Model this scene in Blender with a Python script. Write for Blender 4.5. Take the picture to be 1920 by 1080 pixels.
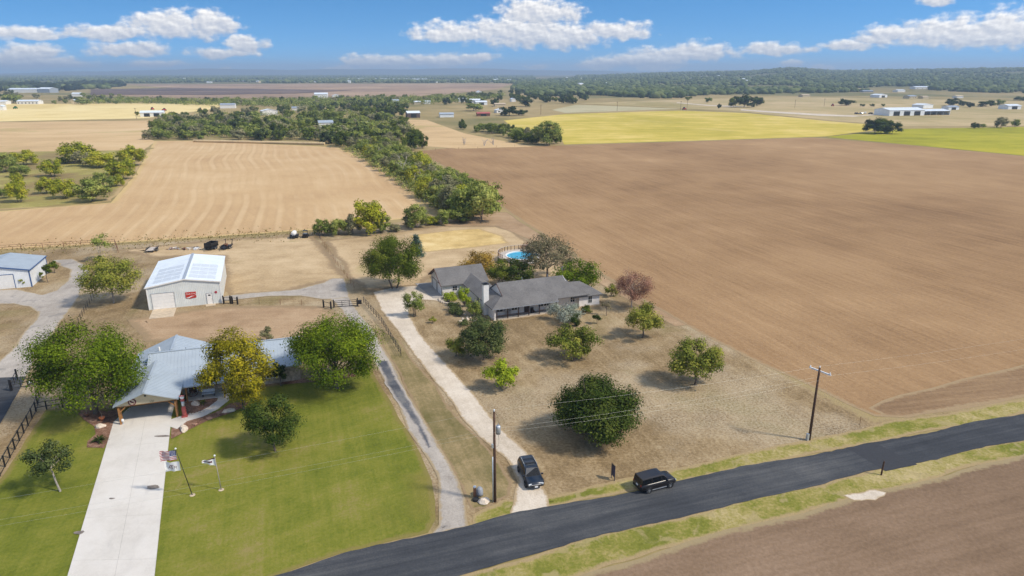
import bpy, bmesh, math, random
import numpy as np
from mathutils import Vector, geometry

# ---------------------------------------------------------------- scene reset, camera, sky, sun
for _o in list(bpy.data.objects): bpy.data.objects.remove(_o, do_unlink=True)
scene = bpy.context.scene
COL = scene.collection
F, CAMH = 1280.0, 42.0
PITCH = math.atan(405/1280)
CP, SP = math.cos(PITCH), math.sin(PITCH)
cam_d = bpy.data.cameras.new('camera'); cam = bpy.data.objects.new('camera', cam_d); COL.objects.link(cam)
cam.location = (0, 0, CAMH); cam.rotation_euler = (math.pi/2 - PITCH, 0, 0)
cam_d.sensor_fit = 'HORIZONTAL'; cam_d.sensor_width = 36; cam_d.lens = 24
cam_d.clip_start = .5; cam_d.clip_end = 60000
scene.camera = cam

SUN_EL, SUN_AZ = 47, 108          # azimuth clockwise from +Y (view direction): sun to the right, a little behind the camera
sel, saz = math.radians(SUN_EL), math.radians(SUN_AZ)
sun_d = bpy.data.lights.new('sun', 'SUN'); sun_d.energy = 3.3; sun_d.angle = math.radians(5); sun_d.color = (1, .91, .78)
sun = bpy.data.objects.new('sun', sun_d); COL.objects.link(sun)
sdir = Vector((math.cos(sel)*math.sin(saz), math.cos(sel)*math.cos(saz), math.sin(sel)))
sun.rotation_euler = (-sdir).to_track_quat('-Z', 'Y').to_euler(); sun.location = (60, -20, 90)
SKY_STRENGTH = .145
vs = scene.view_settings
vs.view_transform = 'Standard'; vs.look = 'None'; vs.gamma = 1; vs.use_curve_mapping = False; vs.exposure = 0.3

# node helpers
def nd(nt, t, **kw):
    n = nt.nodes.new(t)
    for k, v in kw.items(): setattr(n, k, v)
    return n
def cn(nt, sock, v):
    if isinstance(v, bpy.types.NodeSocket): nt.links.new(v, sock)
    elif v is not None: sock.default_value = v
def mth(nt, op, a, b=None, c=None, clamp=False):
    n = nd(nt, 'ShaderNodeMath', operation=op, use_clamp=clamp)
    for i, v in enumerate((a, b, c)):
        if v is not None: cn(nt, n.inputs[i], v)
    return n.outputs[0]
def noise(nt, vec, scale, detail=4, rough=.55, dist=0):
    n = nd(nt, 'ShaderNodeTexNoise'); cn(nt, n.inputs['Vector'], vec)
    n.inputs['Scale'].default_value = scale; n.inputs['Detail'].default_value = detail
    n.inputs['Roughness'].default_value = rough; n.inputs['Distortion'].default_value = dist
    return n.outputs[0]
def ramp(nt, fac, stops):
    n = nd(nt, 'ShaderNodeValToRGB'); cr = n.color_ramp
    while len(cr.elements) < len(stops): cr.elements.new(.5)
    for e, (p, c) in zip(cr.elements, stops):
        e.position = p; e.color = (c[0], c[1], c[2], 1) if not isinstance(c, float) else (c, c, c, 1)
    cn(nt, n.inputs[0], fac); return n.outputs[0]
def mix(nt, fac, a, b, mode='MIX'):
    n = nd(nt, 'ShaderNodeMix', data_type='RGBA', blend_type=mode)
    cn(nt, n.inputs[0], fac)
    for s, v in ((n.inputs[6], a), (n.inputs[7], b)):
        cn(nt, s, (v[0], v[1], v[2], 1) if isinstance(v, tuple) and len(v) == 3 else v)
    return n.outputs[2]
def smooth(nt, x, lo, hi, a=0., b=1.):
    n = nd(nt, 'ShaderNodeMapRange', interpolation_type='SMOOTHSTEP'); cn(nt, n.inputs[0], x)
    for i, v in ((1, lo), (2, hi), (3, a), (4, b)): cn(nt, n.inputs[i], v)
    return n.outputs[0]
def vmap(nt, vec, rot=0., scl=(1, 1, 1), loc=(0, 0, 0)):
    """turn first, then scale"""
    n = nd(nt, 'ShaderNodeMapping'); cn(nt, n.inputs[0], vec); n.inputs['Rotation'].default_value = (0, 0, rot); n.inputs['Location'].default_value = loc
    if tuple(scl) == (1, 1, 1): return n.outputs[0]
    m = nd(nt, 'ShaderNodeMapping'); cn(nt, m.inputs[0], n.outputs[0]); m.inputs['Scale'].default_value = scl
    return m.outputs[0]

# ---- world: blue daylight sky with a scattered layer of fair-weather cumulus
def build_world():
    w = bpy.data.worlds.new('World'); scene.world = w; w.use_nodes = True
    nt = w.node_tree; nt.nodes.clear()
    tc = nd(nt, 'ShaderNodeTexCoord'); d = tc.outputs['Generated']
    sep = nd(nt, 'ShaderNodeSeparateXYZ'); cn(nt, sep.inputs[0], d)
    X, Y, Z = sep.outputs
    # clear deep-blue air: sky sampled a little above the horizon haze band, the same all round
    zz = mth(nt, 'MULTIPLY_ADD', mth(nt, 'MAXIMUM', Z, 0.0), 2.6, .17)
    cmb = nd(nt, 'ShaderNodeCombineXYZ'); cn(nt, cmb.inputs[0], X); cn(nt, cmb.inputs[1], Y); cn(nt, cmb.inputs[2], zz)
    nrm = nd(nt, 'ShaderNodeVectorMath', operation='NORMALIZE'); cn(nt, nrm.inputs[0], cmb.outputs[0])
    sky = nd(nt, 'ShaderNodeTexSky', sky_type='NISHITA', sun_disc=False)
    sky.sun_elevation = sel; sky.sun_rotation = saz; sky.altitude = 200; sky.air_density = 1.0; sky.dust_density = .2; sky.ozone_density = 1.0
    cn(nt, sky.inputs[0], nrm.outputs[0])
    hs = nd(nt, 'ShaderNodeHueSaturation'); hs.inputs['Saturation'].default_value = 1.25; cn(nt, hs.inputs['Color'], sky.outputs[0])
    blue = mix(nt, 1.0, hs.outputs[0], (.62, 1.0, 1.08), 'MULTIPLY')
    az = mth(nt, 'WRAP', mth(nt, 'ARCTAN2', X, Y), math.pi/4, -math.pi/4)
    el = mth(nt, 'ARCSINE', Z)
    # cumulus: (pixel x, y of the widest line, half width, height above, depth below)
    B = [(60,68,75,20,8),(200,60,95,18,14),(320,48,70,32,24),(395,45,48,28,26),(40,112,85,34,16),(110,118,70,14,8),(240,96,78,15,10),
         (415,100,62,14,9),(460,85,35,18,16),(290,121,50,9,5),(640,129,30,6,5),(715,117,75,16,13),(820,114,95,14,12),(895,108,40,8,8),
         (850,66,80,26,12),(980,60,110,34,28),(1010,25,75,30,26),(1060,70,75,24,22),(1150,60,75,20,12),(1125,122,45,14,9),(1225,112,80,24,16),
         (1310,100,70,22,14),(1455,95,66,15,9),(1595,86,55,14,9),(1660,68,55,20,14),(1780,68,110,38,24),(1890,62,95,46,26),
         (1482,119,22,7,6),(1545,127,22,5,4),(1005,125,25,6,5),(1760,4,40,8,8),(410,128,18,3,3),(1230,128,40,8,5),
         (500,-90,160,50,30),(1500,-120,210,60,40),(1000,-330,260,90,60),(200,-420,200,70,50),(1800,-500,240,80,60)]
    def ang(px, py):
        u, v = (px-960)/F, -(py-540)/F
        x, y, z = u, CP + v*SP, v*CP - SP
        return math.atan2(x, y), math.atan2(z, math.hypot(x, y))
    cvec = nd(nt, 'ShaderNodeCombineXYZ'); cn(nt, cvec.inputs[0], mth(nt, 'MULTIPLY', az, 32)); cn(nt, cvec.inputs[1], mth(nt, 'MULTIPLY', el, 50))
    wv = nd(nt, 'ShaderNodeTexNoise'); wv.inputs['Scale'].default_value = .9; wv.inputs['Detail'].default_value = 3; cn(nt, wv.inputs[0], cvec.outputs[0])
    sw = nd(nt, 'ShaderNodeSeparateXYZ'); cn(nt, sw.inputs[0], wv.outputs['Color'])
    az2 = mth(nt, 'MULTIPLY_ADD', mth(nt, 'SUBTRACT', sw.outputs[0], .5), .05, az)
    el2 = mth(nt, 'MULTIPLY_ADD', mth(nt, 'SUBTRACT', sw.outputs[1], .5), .014, el)
    M, S = -9.0, 0.0
    for (px, py, rx, ht, hb) in B:
        rx *= 1.28; ht *= 1.2; hb *= 1.35
        a0, e0 = ang(px, py); ra = abs(ang(px+rx, py)[0]-ang(px-rx, py)[0])/2
        rt = ang(px, py-ht)[1]-e0; rb = e0-ang(px, py+hb)[1]
        da = mth(nt, 'MULTIPLY_ADD', az2, 1/ra, -a0/ra)
        up = mth(nt, 'MULTIPLY_ADD', el2, 1/rt, -e0/rt)
        dn = mth(nt, 'MULTIPLY_ADD', el2, -1/rb, e0/rb)
        de = mth(nt, 'MAXIMUM', up, dn)
        q = mth(nt, 'MULTIPLY_ADD', da, da, mth(nt, 'MULTIPLY', de, de))
        m = mth(nt, 'SUBTRACT', 1.0, mth(nt, 'SQRT', q))
        if isinstance(M, float): M, S = m, up
        else:
            g = mth(nt, 'GREATER_THAN', m, M)
            S = mth(nt, 'MULTIPLY_ADD', g, mth(nt, 'SUBTRACT', up, S), S)
            M = mth(nt, 'MAXIMUM', M, m)
    n1 = noise(nt, cvec.outputs[0], 2.0, 6, .54)
    off = nd(nt, 'ShaderNodeVectorMath', operation='ADD'); cn(nt, off.inputs[0], cvec.outputs[0]); off.inputs[1].default_value = (.10, .13, 0)
    n2 = noise(nt, off.outputs[0], 2.0, 6, .54)
    dens = mth(nt, 'MULTIPLY_ADD', mth(nt, 'SUBTRACT', n1, .5), 1.2, M)
    alpha = smooth(nt, dens, -.02, .5)
    lit = mth(nt, 'MULTIPLY_ADD', mth(nt, 'SUBTRACT', n1, n2), 1.7, mth(nt, 'MULTIPLY_ADD', S, .42, .44))
    ccol = ramp(nt, lit, [(0.1, (3.5, 3.7, 4.2)), (.5, (5.2, 5.1, 5.1)), (.95, (7.6, 7.3, 6.9))])
    # ramp clamps colours to what is given; it keeps values over one
    alpha = mth(nt, 'MULTIPLY', alpha, .95)
    # unseen clouds added overhead to make the fill light in shadows less blue
    inv = mth(nt, 'DIVIDE', 1.0, mth(nt, 'ADD', mth(nt, 'MAXIMUM', Z, 0.0), .06))
    ov = nd(nt, 'ShaderNodeCombineXYZ'); cn(nt, ov.inputs[0], mth(nt, 'MULTIPLY', X, inv)); cn(nt, ov.inputs[1], mth(nt, 'MULTIPLY', Y, inv))
    no = noise(nt, ov.outputs[0], 1.1, 6, .55)
    oa = mth(nt, 'MULTIPLY', smooth(nt, no, .47, .60), smooth(nt, Z, .16, .30))
    alpha = mth(nt, 'MAXIMUM', alpha, mth(nt, 'MULTIPLY', oa, .9))
    out = mix(nt, alpha, blue, ccol)
    bg = nd(nt, 'ShaderNodeBackground'); cn(nt, bg.inputs[0], out); bg.inputs[1].default_value = SKY_STRENGTH
    o = nd(nt, 'ShaderNodeOutputWorld'); nt.links.new(bg.outputs[0], o.inputs[0])
build_world()

# ---------------------------------------------------------------- general helpers
rnd = random.Random(7)
def gp(x, y, z=0.0):
    """photo pixel -> point on the horizontal plane z"""
    u, v = (x-960)/F, (y-540)/F
    d = (CAMH-z)/(SP+v*CP)
    return (u*d, d*(CP-v*SP))
def G(x, y, z=0.0):
    p = gp(x, y, z); return Vector((p[0], p[1], z))
def pxm(x, y):
    """pixels per metre at a ground pixel"""
    return (SP+(y-540)/F*CP)*F/CAMH
def hgt(x, yb, yt):
    D = gp(x, yb)[1]; return CAMH - D*math.tan(PITCH+math.atan((yt-540)/F))
def tag(o, label=None, cat=None, group=None, kind=None):
    if label: o['label'] = label
    if cat: o['category'] = cat
    if group: o['group'] = group
    if kind: o['kind'] = kind
    return o
def link(name, me, mat=None, parent=None, loc=None, rz=None):
    o = bpy.data.objects.new(name, me); COL.objects.link(o)
    if mat is not None and me is not None and not me.materials:
        for m in (mat if isinstance(mat, (list, tuple)) else [mat]): me.materials.append(m)
    if parent: o.parent = parent
    if loc is not None: o.location = loc
    if rz is not None: o.rotation_euler = (0, 0, rz)
    return o
def thing(name, label, cat, loc=(0, 0, 0), rz=0.0, group=None):
    o = link(name, None, None, None, loc, rz); o.empty_display_size = .2
    return tag(o, label, cat, group)
def copy_tree(o, parent=None):
    c = o.copy(); COL.objects.link(c); c.parent = parent
    for ch in o.children: copy_tree(ch, c)
    return c
def fast_mesh(name, co, faces, attr=None, smooth_sh=False):
    co = np.asarray(co, np.float32); faces = np.asarray(faces, np.int32); k = faces.shape[1]
    me = bpy.data.meshes.new(name); me.vertices.add(len(co)); me.vertices.foreach_set('co', co.ravel())
    me.loops.add(faces.size); me.loops.foreach_set('vertex_index', faces.ravel())
    me.polygons.add(len(faces)); me.polygons.foreach_set('loop_start', np.arange(0, faces.size, k, dtype=np.int32))
    if attr:
        for nme, arr in attr.items():
            a = me.attributes.new(nme, 'FLOAT', 'POINT'); a.data.foreach_set('value', np.asarray(arr, np.float32))
    me.update(calc_edges=True)
    if smooth_sh: me.shade_smooth()
    return me

class MB:
    def __init__(s): s.v = []; s.f = []; s.m = []; s.mi = 0
    def add(s, vs_, fs):
        b = len(s.v); s.v += [tuple(p) for p in vs_]
        for f in fs: s.f.append(tuple(b+i for i in f)); s.m.append(s.mi)
        return s
    def box(s, cx, cy, cz, sx, sy, sz, rz=0.):
        c_, s_ = math.cos(rz), math.sin(rz); vs_ = []
        for z in (-.5, .5):
            for x, y in ((-.5, -.5), (.5, -.5), (.5, .5), (-.5, .5)):
                x_, y_ = x*sx, y*sy; vs_.append((cx+x_*c_-y_*s_, cy+x_*s_+y_*c_, cz+z*sz))
        return s.add(vs_, [(3,2,1,0),(4,5,6,7),(0,1,5,4),(1,2,6,5),(2,3,7,6),(3,0,4,7)])
    def bb(s, x0, x1, y0, y1, z0, z1): return s.box((x0+x1)/2, (y0+y1)/2, (z0+z1)/2, x1-x0, y1-y0, z1-z0)
    def tube(s, pts, rad, n=6, cap=True):
        pts = [Vector(p) for p in pts]; rad = rad if isinstance(rad, (list, tuple)) else [rad]*len(pts); b = len(s.v); vs_ = []; fs = []
        for i, p in enumerate(pts):
            t = (pts[min(i+1, len(pts)-1)]-pts[max(i-1, 0)]).normalized()
            a = t.orthogonal().normalized() if abs(t.z) > .95 else t.cross(Vector((0, 0, 1))).normalized()
            if abs(t.z) > .95: a = (Vector((1, 0, 0))-t*t.x).normalized()
            c = t.cross(a)
            for k in range(n):
                th = 2*math.pi*k/n; vs_.append(p+(a*math.cos(th)+c*math.sin(th))*rad[i])
        for i in range(len(pts)-1):
            for k in range(n):
                k2 = (k+1) % n; fs.append((i*n+k, i*n+k2, (i+1)*n+k2, (i+1)*n+k))
        if cap: fs.append(tuple(range(n-1, -1, -1))); fs.append(tuple((len(pts)-1)*n+k for k in range(n)))
        return s.add(vs_, fs)
    def beam(s, p, q, w, h):
        p, q = Vector(p), Vector(q); t = (q-p).normalized()
        a = t.cross(Vector((0, 0, 1))); a = a.normalized() if a.length > 1e-4 else Vector((1, 0, 0)); c = a.cross(t).normalized()
        vs_ = [e+a*(w/2*i)+c*(h/2*j) for e in (p, q) for i, j in ((-1, -1), (1, -1), (1, 1), (-1, 1))]
        return s.add(vs_, [(3,2,1,0),(4,5,6,7),(0,1,5,4),(1,2,6,5),(2,3,7,6),(3,0,4,7)])
    def poly(s, pts): return s.add(pts, [tuple(range(len(pts)))])
    def slab(s, pts, t):
        """planar roof or floor piece of thickness t below its top outline (counter-clockwise from above)"""
        n = len(pts); lo = [(p[0], p[1], p[2]-t) for p in pts]
        return s.add(list(pts)+lo, [tuple(range(n)), tuple(range(2*n-1, n-1, -1))]+[((i+1) % n, i, n+i, n+(i+1) % n) for i in range(n)])
    def prism_y(s, prof, y0, y1):
        """profile in x,z extruded along y"""
        n = len(prof); a = [(x, y0, z) for x, z in prof]; b = [(x, y1, z) for x, z in prof]
        return s.add(a+b, [tuple(range(n)), tuple(range(2*n-1, n-1, -1))]+[((i+1) % n, i, n+i, n+(i+1) % n) for i in range(n)])
    def prism_x(s, prof, x0, x1):
        n = len(prof); a = [(x0, y, z) for y, z in prof]; b = [(x1, y, z) for y, z in prof]
        return s.add(a+b, [tuple(range(n-1, -1, -1)), tuple(range(n, 2*n))]+[(i, (i+1) % n, n+(i+1) % n, n+i) for i in range(n)])
    def lathe(s, prof, n=12, c=(0, 0), cap=True):
        vs_ = []; fs = []
        for r, z in prof:
            for k in range(n):
                t = 2*math.pi*k/n; vs_.append((c[0]+r*math.cos(t), c[1]+r*math.sin(t), z))
        for i in range(len(prof)-1):
            for k in range(n):
                k2 = (k+1) % n; fs.append((i*n+k, i*n+k2, (i+1)*n+k2, (i+1)*n+k))
        if cap: fs.append(tuple(range(n-1, -1, -1))); fs.append(tuple((len(prof)-1)*n+k for k in range(n)))
        return s.add(vs_, fs)
    def mesh(s, name):
        me = bpy.data.meshes.new(name); me.from_pydata(s.v, [], s.f); me.update()
        if any(s.m): me.polygons.foreach_set('material_index', s.m)
        return me
    def build(s, name, mat=None, parent=None, loc=None, rz=None, sm=False):
        me = s.mesh(name)
        if sm: me.shade_smooth()
        return link(name, me, mat, parent, loc, rz)

# ---------------------------------------------------------------- materials
def new_mat(name, rough=.7, spec=.3):
    m = bpy.data.materials.new(name); m.use_nodes = True; nt = m.node_tree; b = nt.nodes['Principled BSDF']
    b.inputs['Roughness'].default_value = rough; b.inputs['Specular IOR Level'].default_value = spec
    return m, nt, b
def coords(nt): return nd(nt, 'ShaderNodeTexCoord').outputs['Object']
def bump(nt, b, h, strength, dist=.05):
    n = nd(nt, 'ShaderNodeBump'); n.inputs['Strength'].default_value = strength; n.inputs['Distance'].default_value = dist
    cn(nt, n.inputs['Height'], h); nt.links.new(n.outputs[0], b.inputs['Normal'])
def pm(name, col, rough=.6, metal=0., var=.18, scale=2.0, bmp=0., spec=.4, coat=0.):
    m, nt, b = new_mat(name, rough, spec); v = coords(nt)
    f = noise(nt, v, scale, 5, .6)
    lo = tuple(c*(1-var) for c in col); hi = tuple(min(1, c*(1+var)) for c in col)
    cn(nt, b.inputs['Base Color'], ramp(nt, f, [(.3, lo), (.7, hi)])); b.inputs['Metallic'].default_value = metal
    if coat: b.inputs['Coat Weight'].default_value = coat*.5; b.inputs['Coat Roughness'].default_value = .25
    if bmp: bump(nt, b, f, bmp)
    return m
A18 = math.radians(18.5)
def patches(scale, lo, hi, col2, amt=1., dim=4):
    def fn(nt, v, col):
        p = noise(nt, vmap(nt, v, 0, (1, 1, 1), (37, 11, 0)), scale, dim, .6, .5)
        return mix(nt, mth(nt, 'MULTIPLY', smooth(nt, p, lo, hi), amt), col, col2)
    return fn
def rows(ang, spc, col2, amt, wob):
    def fn(nt, v, col):
        nz = nd(nt, 'ShaderNodeTexNoise'); cn(nt, nz.inputs[0], v); nz.inputs['Scale'].default_value = .007; nz.inputs['Detail'].default_value = 1.5
        q = nd(nt, 'ShaderNodeVectorMath', operation='MULTIPLY_ADD'); cn(nt, q.inputs[0], nz.outputs['Color']); q.inputs[1].default_value = (wob, wob, 0); cn(nt, q.inputs[2], v)
        w_ = nd(nt, 'ShaderNodeTexWave', wave_type='BANDS', bands_direction='X'); cn(nt, w_.inputs[0], vmap(nt, q.outputs[0], -ang)); w_.inputs['Scale'].default_value = math.pi/10/spc; w_.inputs['Distortion'].default_value = .6; w_.inputs['Detail Scale'].default_value = .3
        k = mth(nt, 'MULTIPLY', smooth(nt, w_.outputs['Fac'], .62, .98), smooth(nt, noise(nt, v, .018, 4, .6), .38, .62))
        return mix(nt, mth(nt, 'MULTIPLY', k, amt), col, col2)
    return fn
def chain(*fs):
    def fn(nt, v, col):
        for f in fs: col = f(nt, v, col)
        return col
    return fn
def ground_mat(name, stops, s=(.02, .12, 1.2), wt=(.5, .3, .2), streak=None, under=None, bmp=.3, detail=5, rough=.95, extra=None, edgew=(.25, .75), gain=1.9):
    """three octaves of patchy colour, optional row streaks (angle, spacing m, weight, wobble), blended into `under` at the sheet's rim"""
    m, nt, b = new_mat(name, rough, .1); v = coords(nt)
    a = noise(nt, v, s[0], detail, .55, .4); c = noise(nt, v, s[1], detail, .6); d = noise(nt, v, s[2], 4, .65)
    f = mth(nt, 'MULTIPLY', a, wt[0]); f = mth(nt, 'MULTIPLY_ADD', c, wt[1], f); f = mth(nt, 'MULTIPLY_ADD', d, wt[2], f)
    if streak:
        for (ang, spc, w_, wob) in (streak if isinstance(streak, list) else [streak]):
            vv = v
            if wob:
                nz = nd(nt, 'ShaderNodeTexNoise'); cn(nt, nz.inputs[0], v); nz.inputs['Scale'].default_value = .011; nz.inputs['Detail'].default_value = 1
                vs1 = nd(nt, 'ShaderNodeVectorMath', operation='MULTIPLY_ADD'); cn(nt, vs1.inputs[0], nz.outputs['Color']); vs1.inputs[1].default_value = (wob, wob, 0); cn(nt, vs1.inputs[2], v); vv = vs1.outputs[0]
            mv = vmap(nt, vv, -ang, (1/spc, .012/spc*4, 1))
            st = noise(nt, mv, 1.0, 3, .6)
            f = mth(nt, 'MULTIPLY_ADD', mth(nt, 'SUBTRACT', st, .5), w_, f)
    f = mth(nt, 'MULTIPLY_ADD', f, gain, .5-.5*gain)
    col = ramp(nt, f, stops)
    if extra: col = extra(nt, v, col)
    if under:
        at = nd(nt, 'ShaderNodeAttribute', attribute_name='edge').outputs['Fac']
        e = mth(nt, 'ADD', at, mth(nt, 'MULTIPLY', mth(nt, 'SUBTRACT', noise(nt, v, .9, 4, .7), .5), 1.3))
        col = mix(nt, smooth(nt, e, edgew[0], edgew[1]), under, col)
    cn(nt, b.inputs['Base Color'], col)
    if bmp: bump(nt, b, d, bmp, .12)
    return m
def speckle(nt, v, col):
    big = smooth(nt, noise(nt, vmap(nt, v, 0, (1, 1, 1), (90, 40, 0)), .045, 4, .6), .48, .60)
    fine = noise(nt, v, 3.4, 5, .75)
    c = mix(nt, mth(nt, 'MULTIPLY', mth(nt, 'MULTIPLY', big, .62), smooth(nt, fine, .40, .58)), col, (.47, .39, .275))
    return mix(nt, mth(nt, 'MULTIPLY', mth(nt, 'MULTIPLY', big, .6), smooth(nt, fine, .44, .34)), c, (.21, .16, .10))
DRY = (.30, .215, .125)
M = {}
def wood_floor(nt, v, col):
    at = nd(nt, 'ShaderNodeAttribute', attribute_name='wooded').outputs['Fac']
    return mix(nt, at, col, ramp(nt, noise(nt, v, .012, 5, .6), [(.35, (.07, .085, .03)), (.65, (.16, .15, .06))]))
M['pasture'] = ground_mat('pasture_ground', [(.3, (.21, .18, .07)), (.5, (.34, .26, .12)), (.7, (.44, .33, .17))], s=(.0035, .03, .5),
                          extra=chain(patches(.0022, .52, .62, (.13, .135, .05), .8), wood_floor))
M['yard'] = ground_mat('dry_yard_grass', [(.16, (.135, .094, .047)), (.40, (.235, .165, .086)), (.56, (.325, .238, .132)), (.8, (.46, .36, .222))],
                       s=(.05, .25, 2.8), wt=(.34, .30, .36), streak=[(A18, .8, .16, 0), (math.radians(-35), 1.2, .10, 10)], bmp=.8, gain=2.1,
                       extra=chain(patches(.05, .55, .68, (.19, .165, .06), .5), speckle), under=(.34, .26, .13))
M['plough'] = ground_mat('ploughed_soil', [(0.12, (0.177, 0.104, 0.053)), (0.4, (0.291, 0.179, 0.09)), (0.62, (0.37, 0.235, 0.121)), (0.85, (0.467, 0.311, 0.167))], s=(.008, .05, 1.5), wt=(.5, .25, .25),
                         streak=[(A18, .7, .24, 0), (A18, 2.4, .14, 0), (A18, 14, .12, 0)], under=(.34, .245, .14), bmp=.7, gain=1.9)
M['headland'] = ground_mat('headland_soil', [(0.12, (0.146, 0.09, 0.048)), (0.4, (0.23, 0.146, 0.081)), (0.62, (0.302, 0.199, 0.11)), (0.85, (0.403, 0.28, 0.162))], s=(.008, .05, 1.5), wt=(.5, .25, .25),
                         streak=[(A18+1.45, .7, .26, 5), (A18+1.45, 2.4, .20, 5)], under=(.34, .245, .14), bmp=.7, gain=1.9)
M['plough_near'] = ground_mat('ploughed_soil_grey', [(0.15, (0.138, 0.09, 0.055)), (0.45, (0.218, 0.146, 0.092)), (0.62, (0.265, 0.181, 0.118)), (0.85, (0.345, 0.246, 0.163))], s=(.02, .1, 2.5), wt=(.45, .25, .3),
                              streak=[(A18+math.pi/2, 1.1, .26, 0), (A18+math.pi/2, 4, .14, 0)], under=(.32, .25, .14), bmp=.6)
M['stubble'] = ground_mat('stubble_field', [(.2, (.40, .255, .13)), (.5, (.53, .36, .19)), (.8, (.64, .475, .275))], s=(.009, .05, 1.2), wt=(.45, .3, .25),
                          streak=[(A18+.02, 2.2, .16, 26)], under=(.56, .41, .19), bmp=.4, gain=1.5,
                          extra=chain(rows(A18+.02, 5.6, (.70, .54, .33), .30, 20), rows(A18+.02, 2.9, (.41, .27, .145), .22, 20)))
M['stubble_far'] = ground_mat('far_stubble', [(.3, (.45, .31, .16)), (.5, (.57, .40, .21)), (.7, (.63, .46, .26))], s=(.006, .03, .6), streak=(A18+1.3, 8, .2, 0),
                              extra=patches(.012, .55, .66, (.36, .31, .11), .5))
M['gold'] = ground_mat('golden_stubble', [(.3, (.62, .47, .19)), (.5, (.75, .60, .28)), (.7, (.80, .66, .36))], s=(.006, .03, .4), streak=(A18+1.4, 12, .15, 0))
M['gold_patch'] = ground_mat('uncut_dry_grass', [(.3, (.42, .29, .11)), (.5, (.60, .43, .18)), (.7, (.72, .56, .28))], s=(.06, .3, 2.5), under=(.45, .32, .16), bmp=1.0)
M['dark_soil'] = ground_mat('dark_ploughed_soil', [(0.3, (0.106, 0.077, 0.069)), (0.6, (0.163, 0.119, 0.1)), (0.75, (0.25, 0.175, 0.125))], s=(.004, .02, .3), streak=(A18+1.4, 30, .3, 0))
M['brown_far'] = ground_mat('far_brown_soil', [(0.3, (0.252, 0.174, 0.12)), (0.5, (0.348, 0.24, 0.162)), (0.7, (0.456, 0.324, 0.21))], s=(.004, .02, .3), streak=(A18+1.4, 25, .3, 0))
M['yellowgreen'] = ground_mat('yellow_green_crop', [(0.2, (0.37, 0.317, 0.043)), (0.5, (0.526, 0.421, 0.081)), (0.8, (0.739, 0.562, 0.199))], s=(.012, .06, .8), wt=(.5, .3, .2),
                              streak=(A18+1.35, 10, .25, 0), extra=patches(.02, .58, .68, (.60, .47, .17), .6))
M['green_crop'] = ground_mat('bright_green_crop', [(0.3, (0.246, 0.24, 0.02)), (0.5, (0.336, 0.32, 0.025)), (0.7, (0.448, 0.38, 0.04))], s=(.012, .06, .9), streak=(A18+1.35, 12, .2, 0), bmp=.6)
M['pale_field'] = ground_mat('pale_field', [(.3, (.38, .34, .19)), (.6, (.47, .42, .26))], s=(.01, .05, .5))
M['scrub'] = ground_mat('scrub_ground', [(0.2, (0.169, 0.119, 0.061)), (0.42, (0.27, 0.203, 0.088)), (0.58, (0.304, 0.27, 0.081)), (0.8, (0.513, 0.419, 0.176))], s=(.03, .12, 1.3), wt=(.5, .3, .2), under=(.44, .32, .16))
M['lawn'] = ground_mat('mown_lawn', [(0.15, (0.085, 0.106, 0.014)), (0.42, (0.145, 0.165, 0.021)), (0.6, (0.2, 0.2, 0.033)), (0.82, (0.27, 0.219, 0.079))], s=(.05, .22, 3.0), wt=(.46, .3, .24),
                       streak=[(A18, .55, .16, 1), (A18+1.9, 1.1, .14, 6), (A18, 4.5, .16, 3)], under=(.22, .185, .055), bmp=.7, gain=2.1,
                       extra=patches(.045, .56, .72, (.235, .18, .055), .55))
M['verge'] = ground_mat('roadside_grass', [(.22, (.12, .135, .022)), (.46, (.19, .195, .035)), (.6, (.29, .25, .075)), (.8, (.45, .36, .18))], s=(.07, .35, 2.5), wt=(.45, .35, .25), under=(.36, .27, .14), bmp=1.0, gain=2.3, extra=patches(.35, .56, .64, (.36, .29, .14), .7))
M['pasture_dry'] = ground_mat('dry_pasture', [(.25, (.30, .25, .10)), (.5, (.42, .33, .165)), (.75, (.54, .41, .23))], s=(.008, .04, .5), gain=2.2)
M['sandy'] = ground_mat('sandy_dry_grass', [(.18, (.30, .215, .115)), (.42, (.43, .31, .175)), (.6, (.53, .395, .235)), (.82, (.62, .48, .30))], s=(.04, .2, 2.2), wt=(.4, .32, .28), streak=[(A18+1.2, 1.2, .14, 9)], under=DRY, bmp=.6, gain=2., extra=patches(.05, .57, .7, (.27, .225, .075), .6))
M['strip'] = ground_mat('mown_verge_strip', [(.34, (.15, .13, .05)), (.5, (.22, .175, .08)), (.66, (.33, .25, .13))], s=(.06, .3, 2.5), streak=(A18, .8, .2, 0), under=DRY, bmp=.6)
def spots(nt, v, col):
    d = smooth(nt, noise(nt, v, .35, 4, .6, .6), .57, .67)
    return mix(nt, mth(nt, 'MULTIPLY', d, .5), col, (.20, .19, .18))
M['gravel_white'] = ground_mat('pale_caliche_gravel', [(.2, (.44, .37, .28)), (.5, (.60, .52, .42)), (.8, (.73, .655, .55))], s=(.08, .5, 4.5), wt=(.35, .3, .35), streak=(A18, .6, .14, 6), under=(.40, .30, .18), bmp=.5, edgew=(.1, .6))
M['gravel_grey'] = ground_mat('grey_gravel', [(0.2, (0.261, 0.23, 0.198)), (0.5, (0.396, 0.356, 0.31)), (0.8, (0.522, 0.473, 0.414))], s=(.08, .4, 4.5), wt=(.4, .3, .3), streak=(A18, .7, .16, 5), under=(.36, .28, .17), bmp=.5, extra=spots, edgew=(.1, .6))
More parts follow.
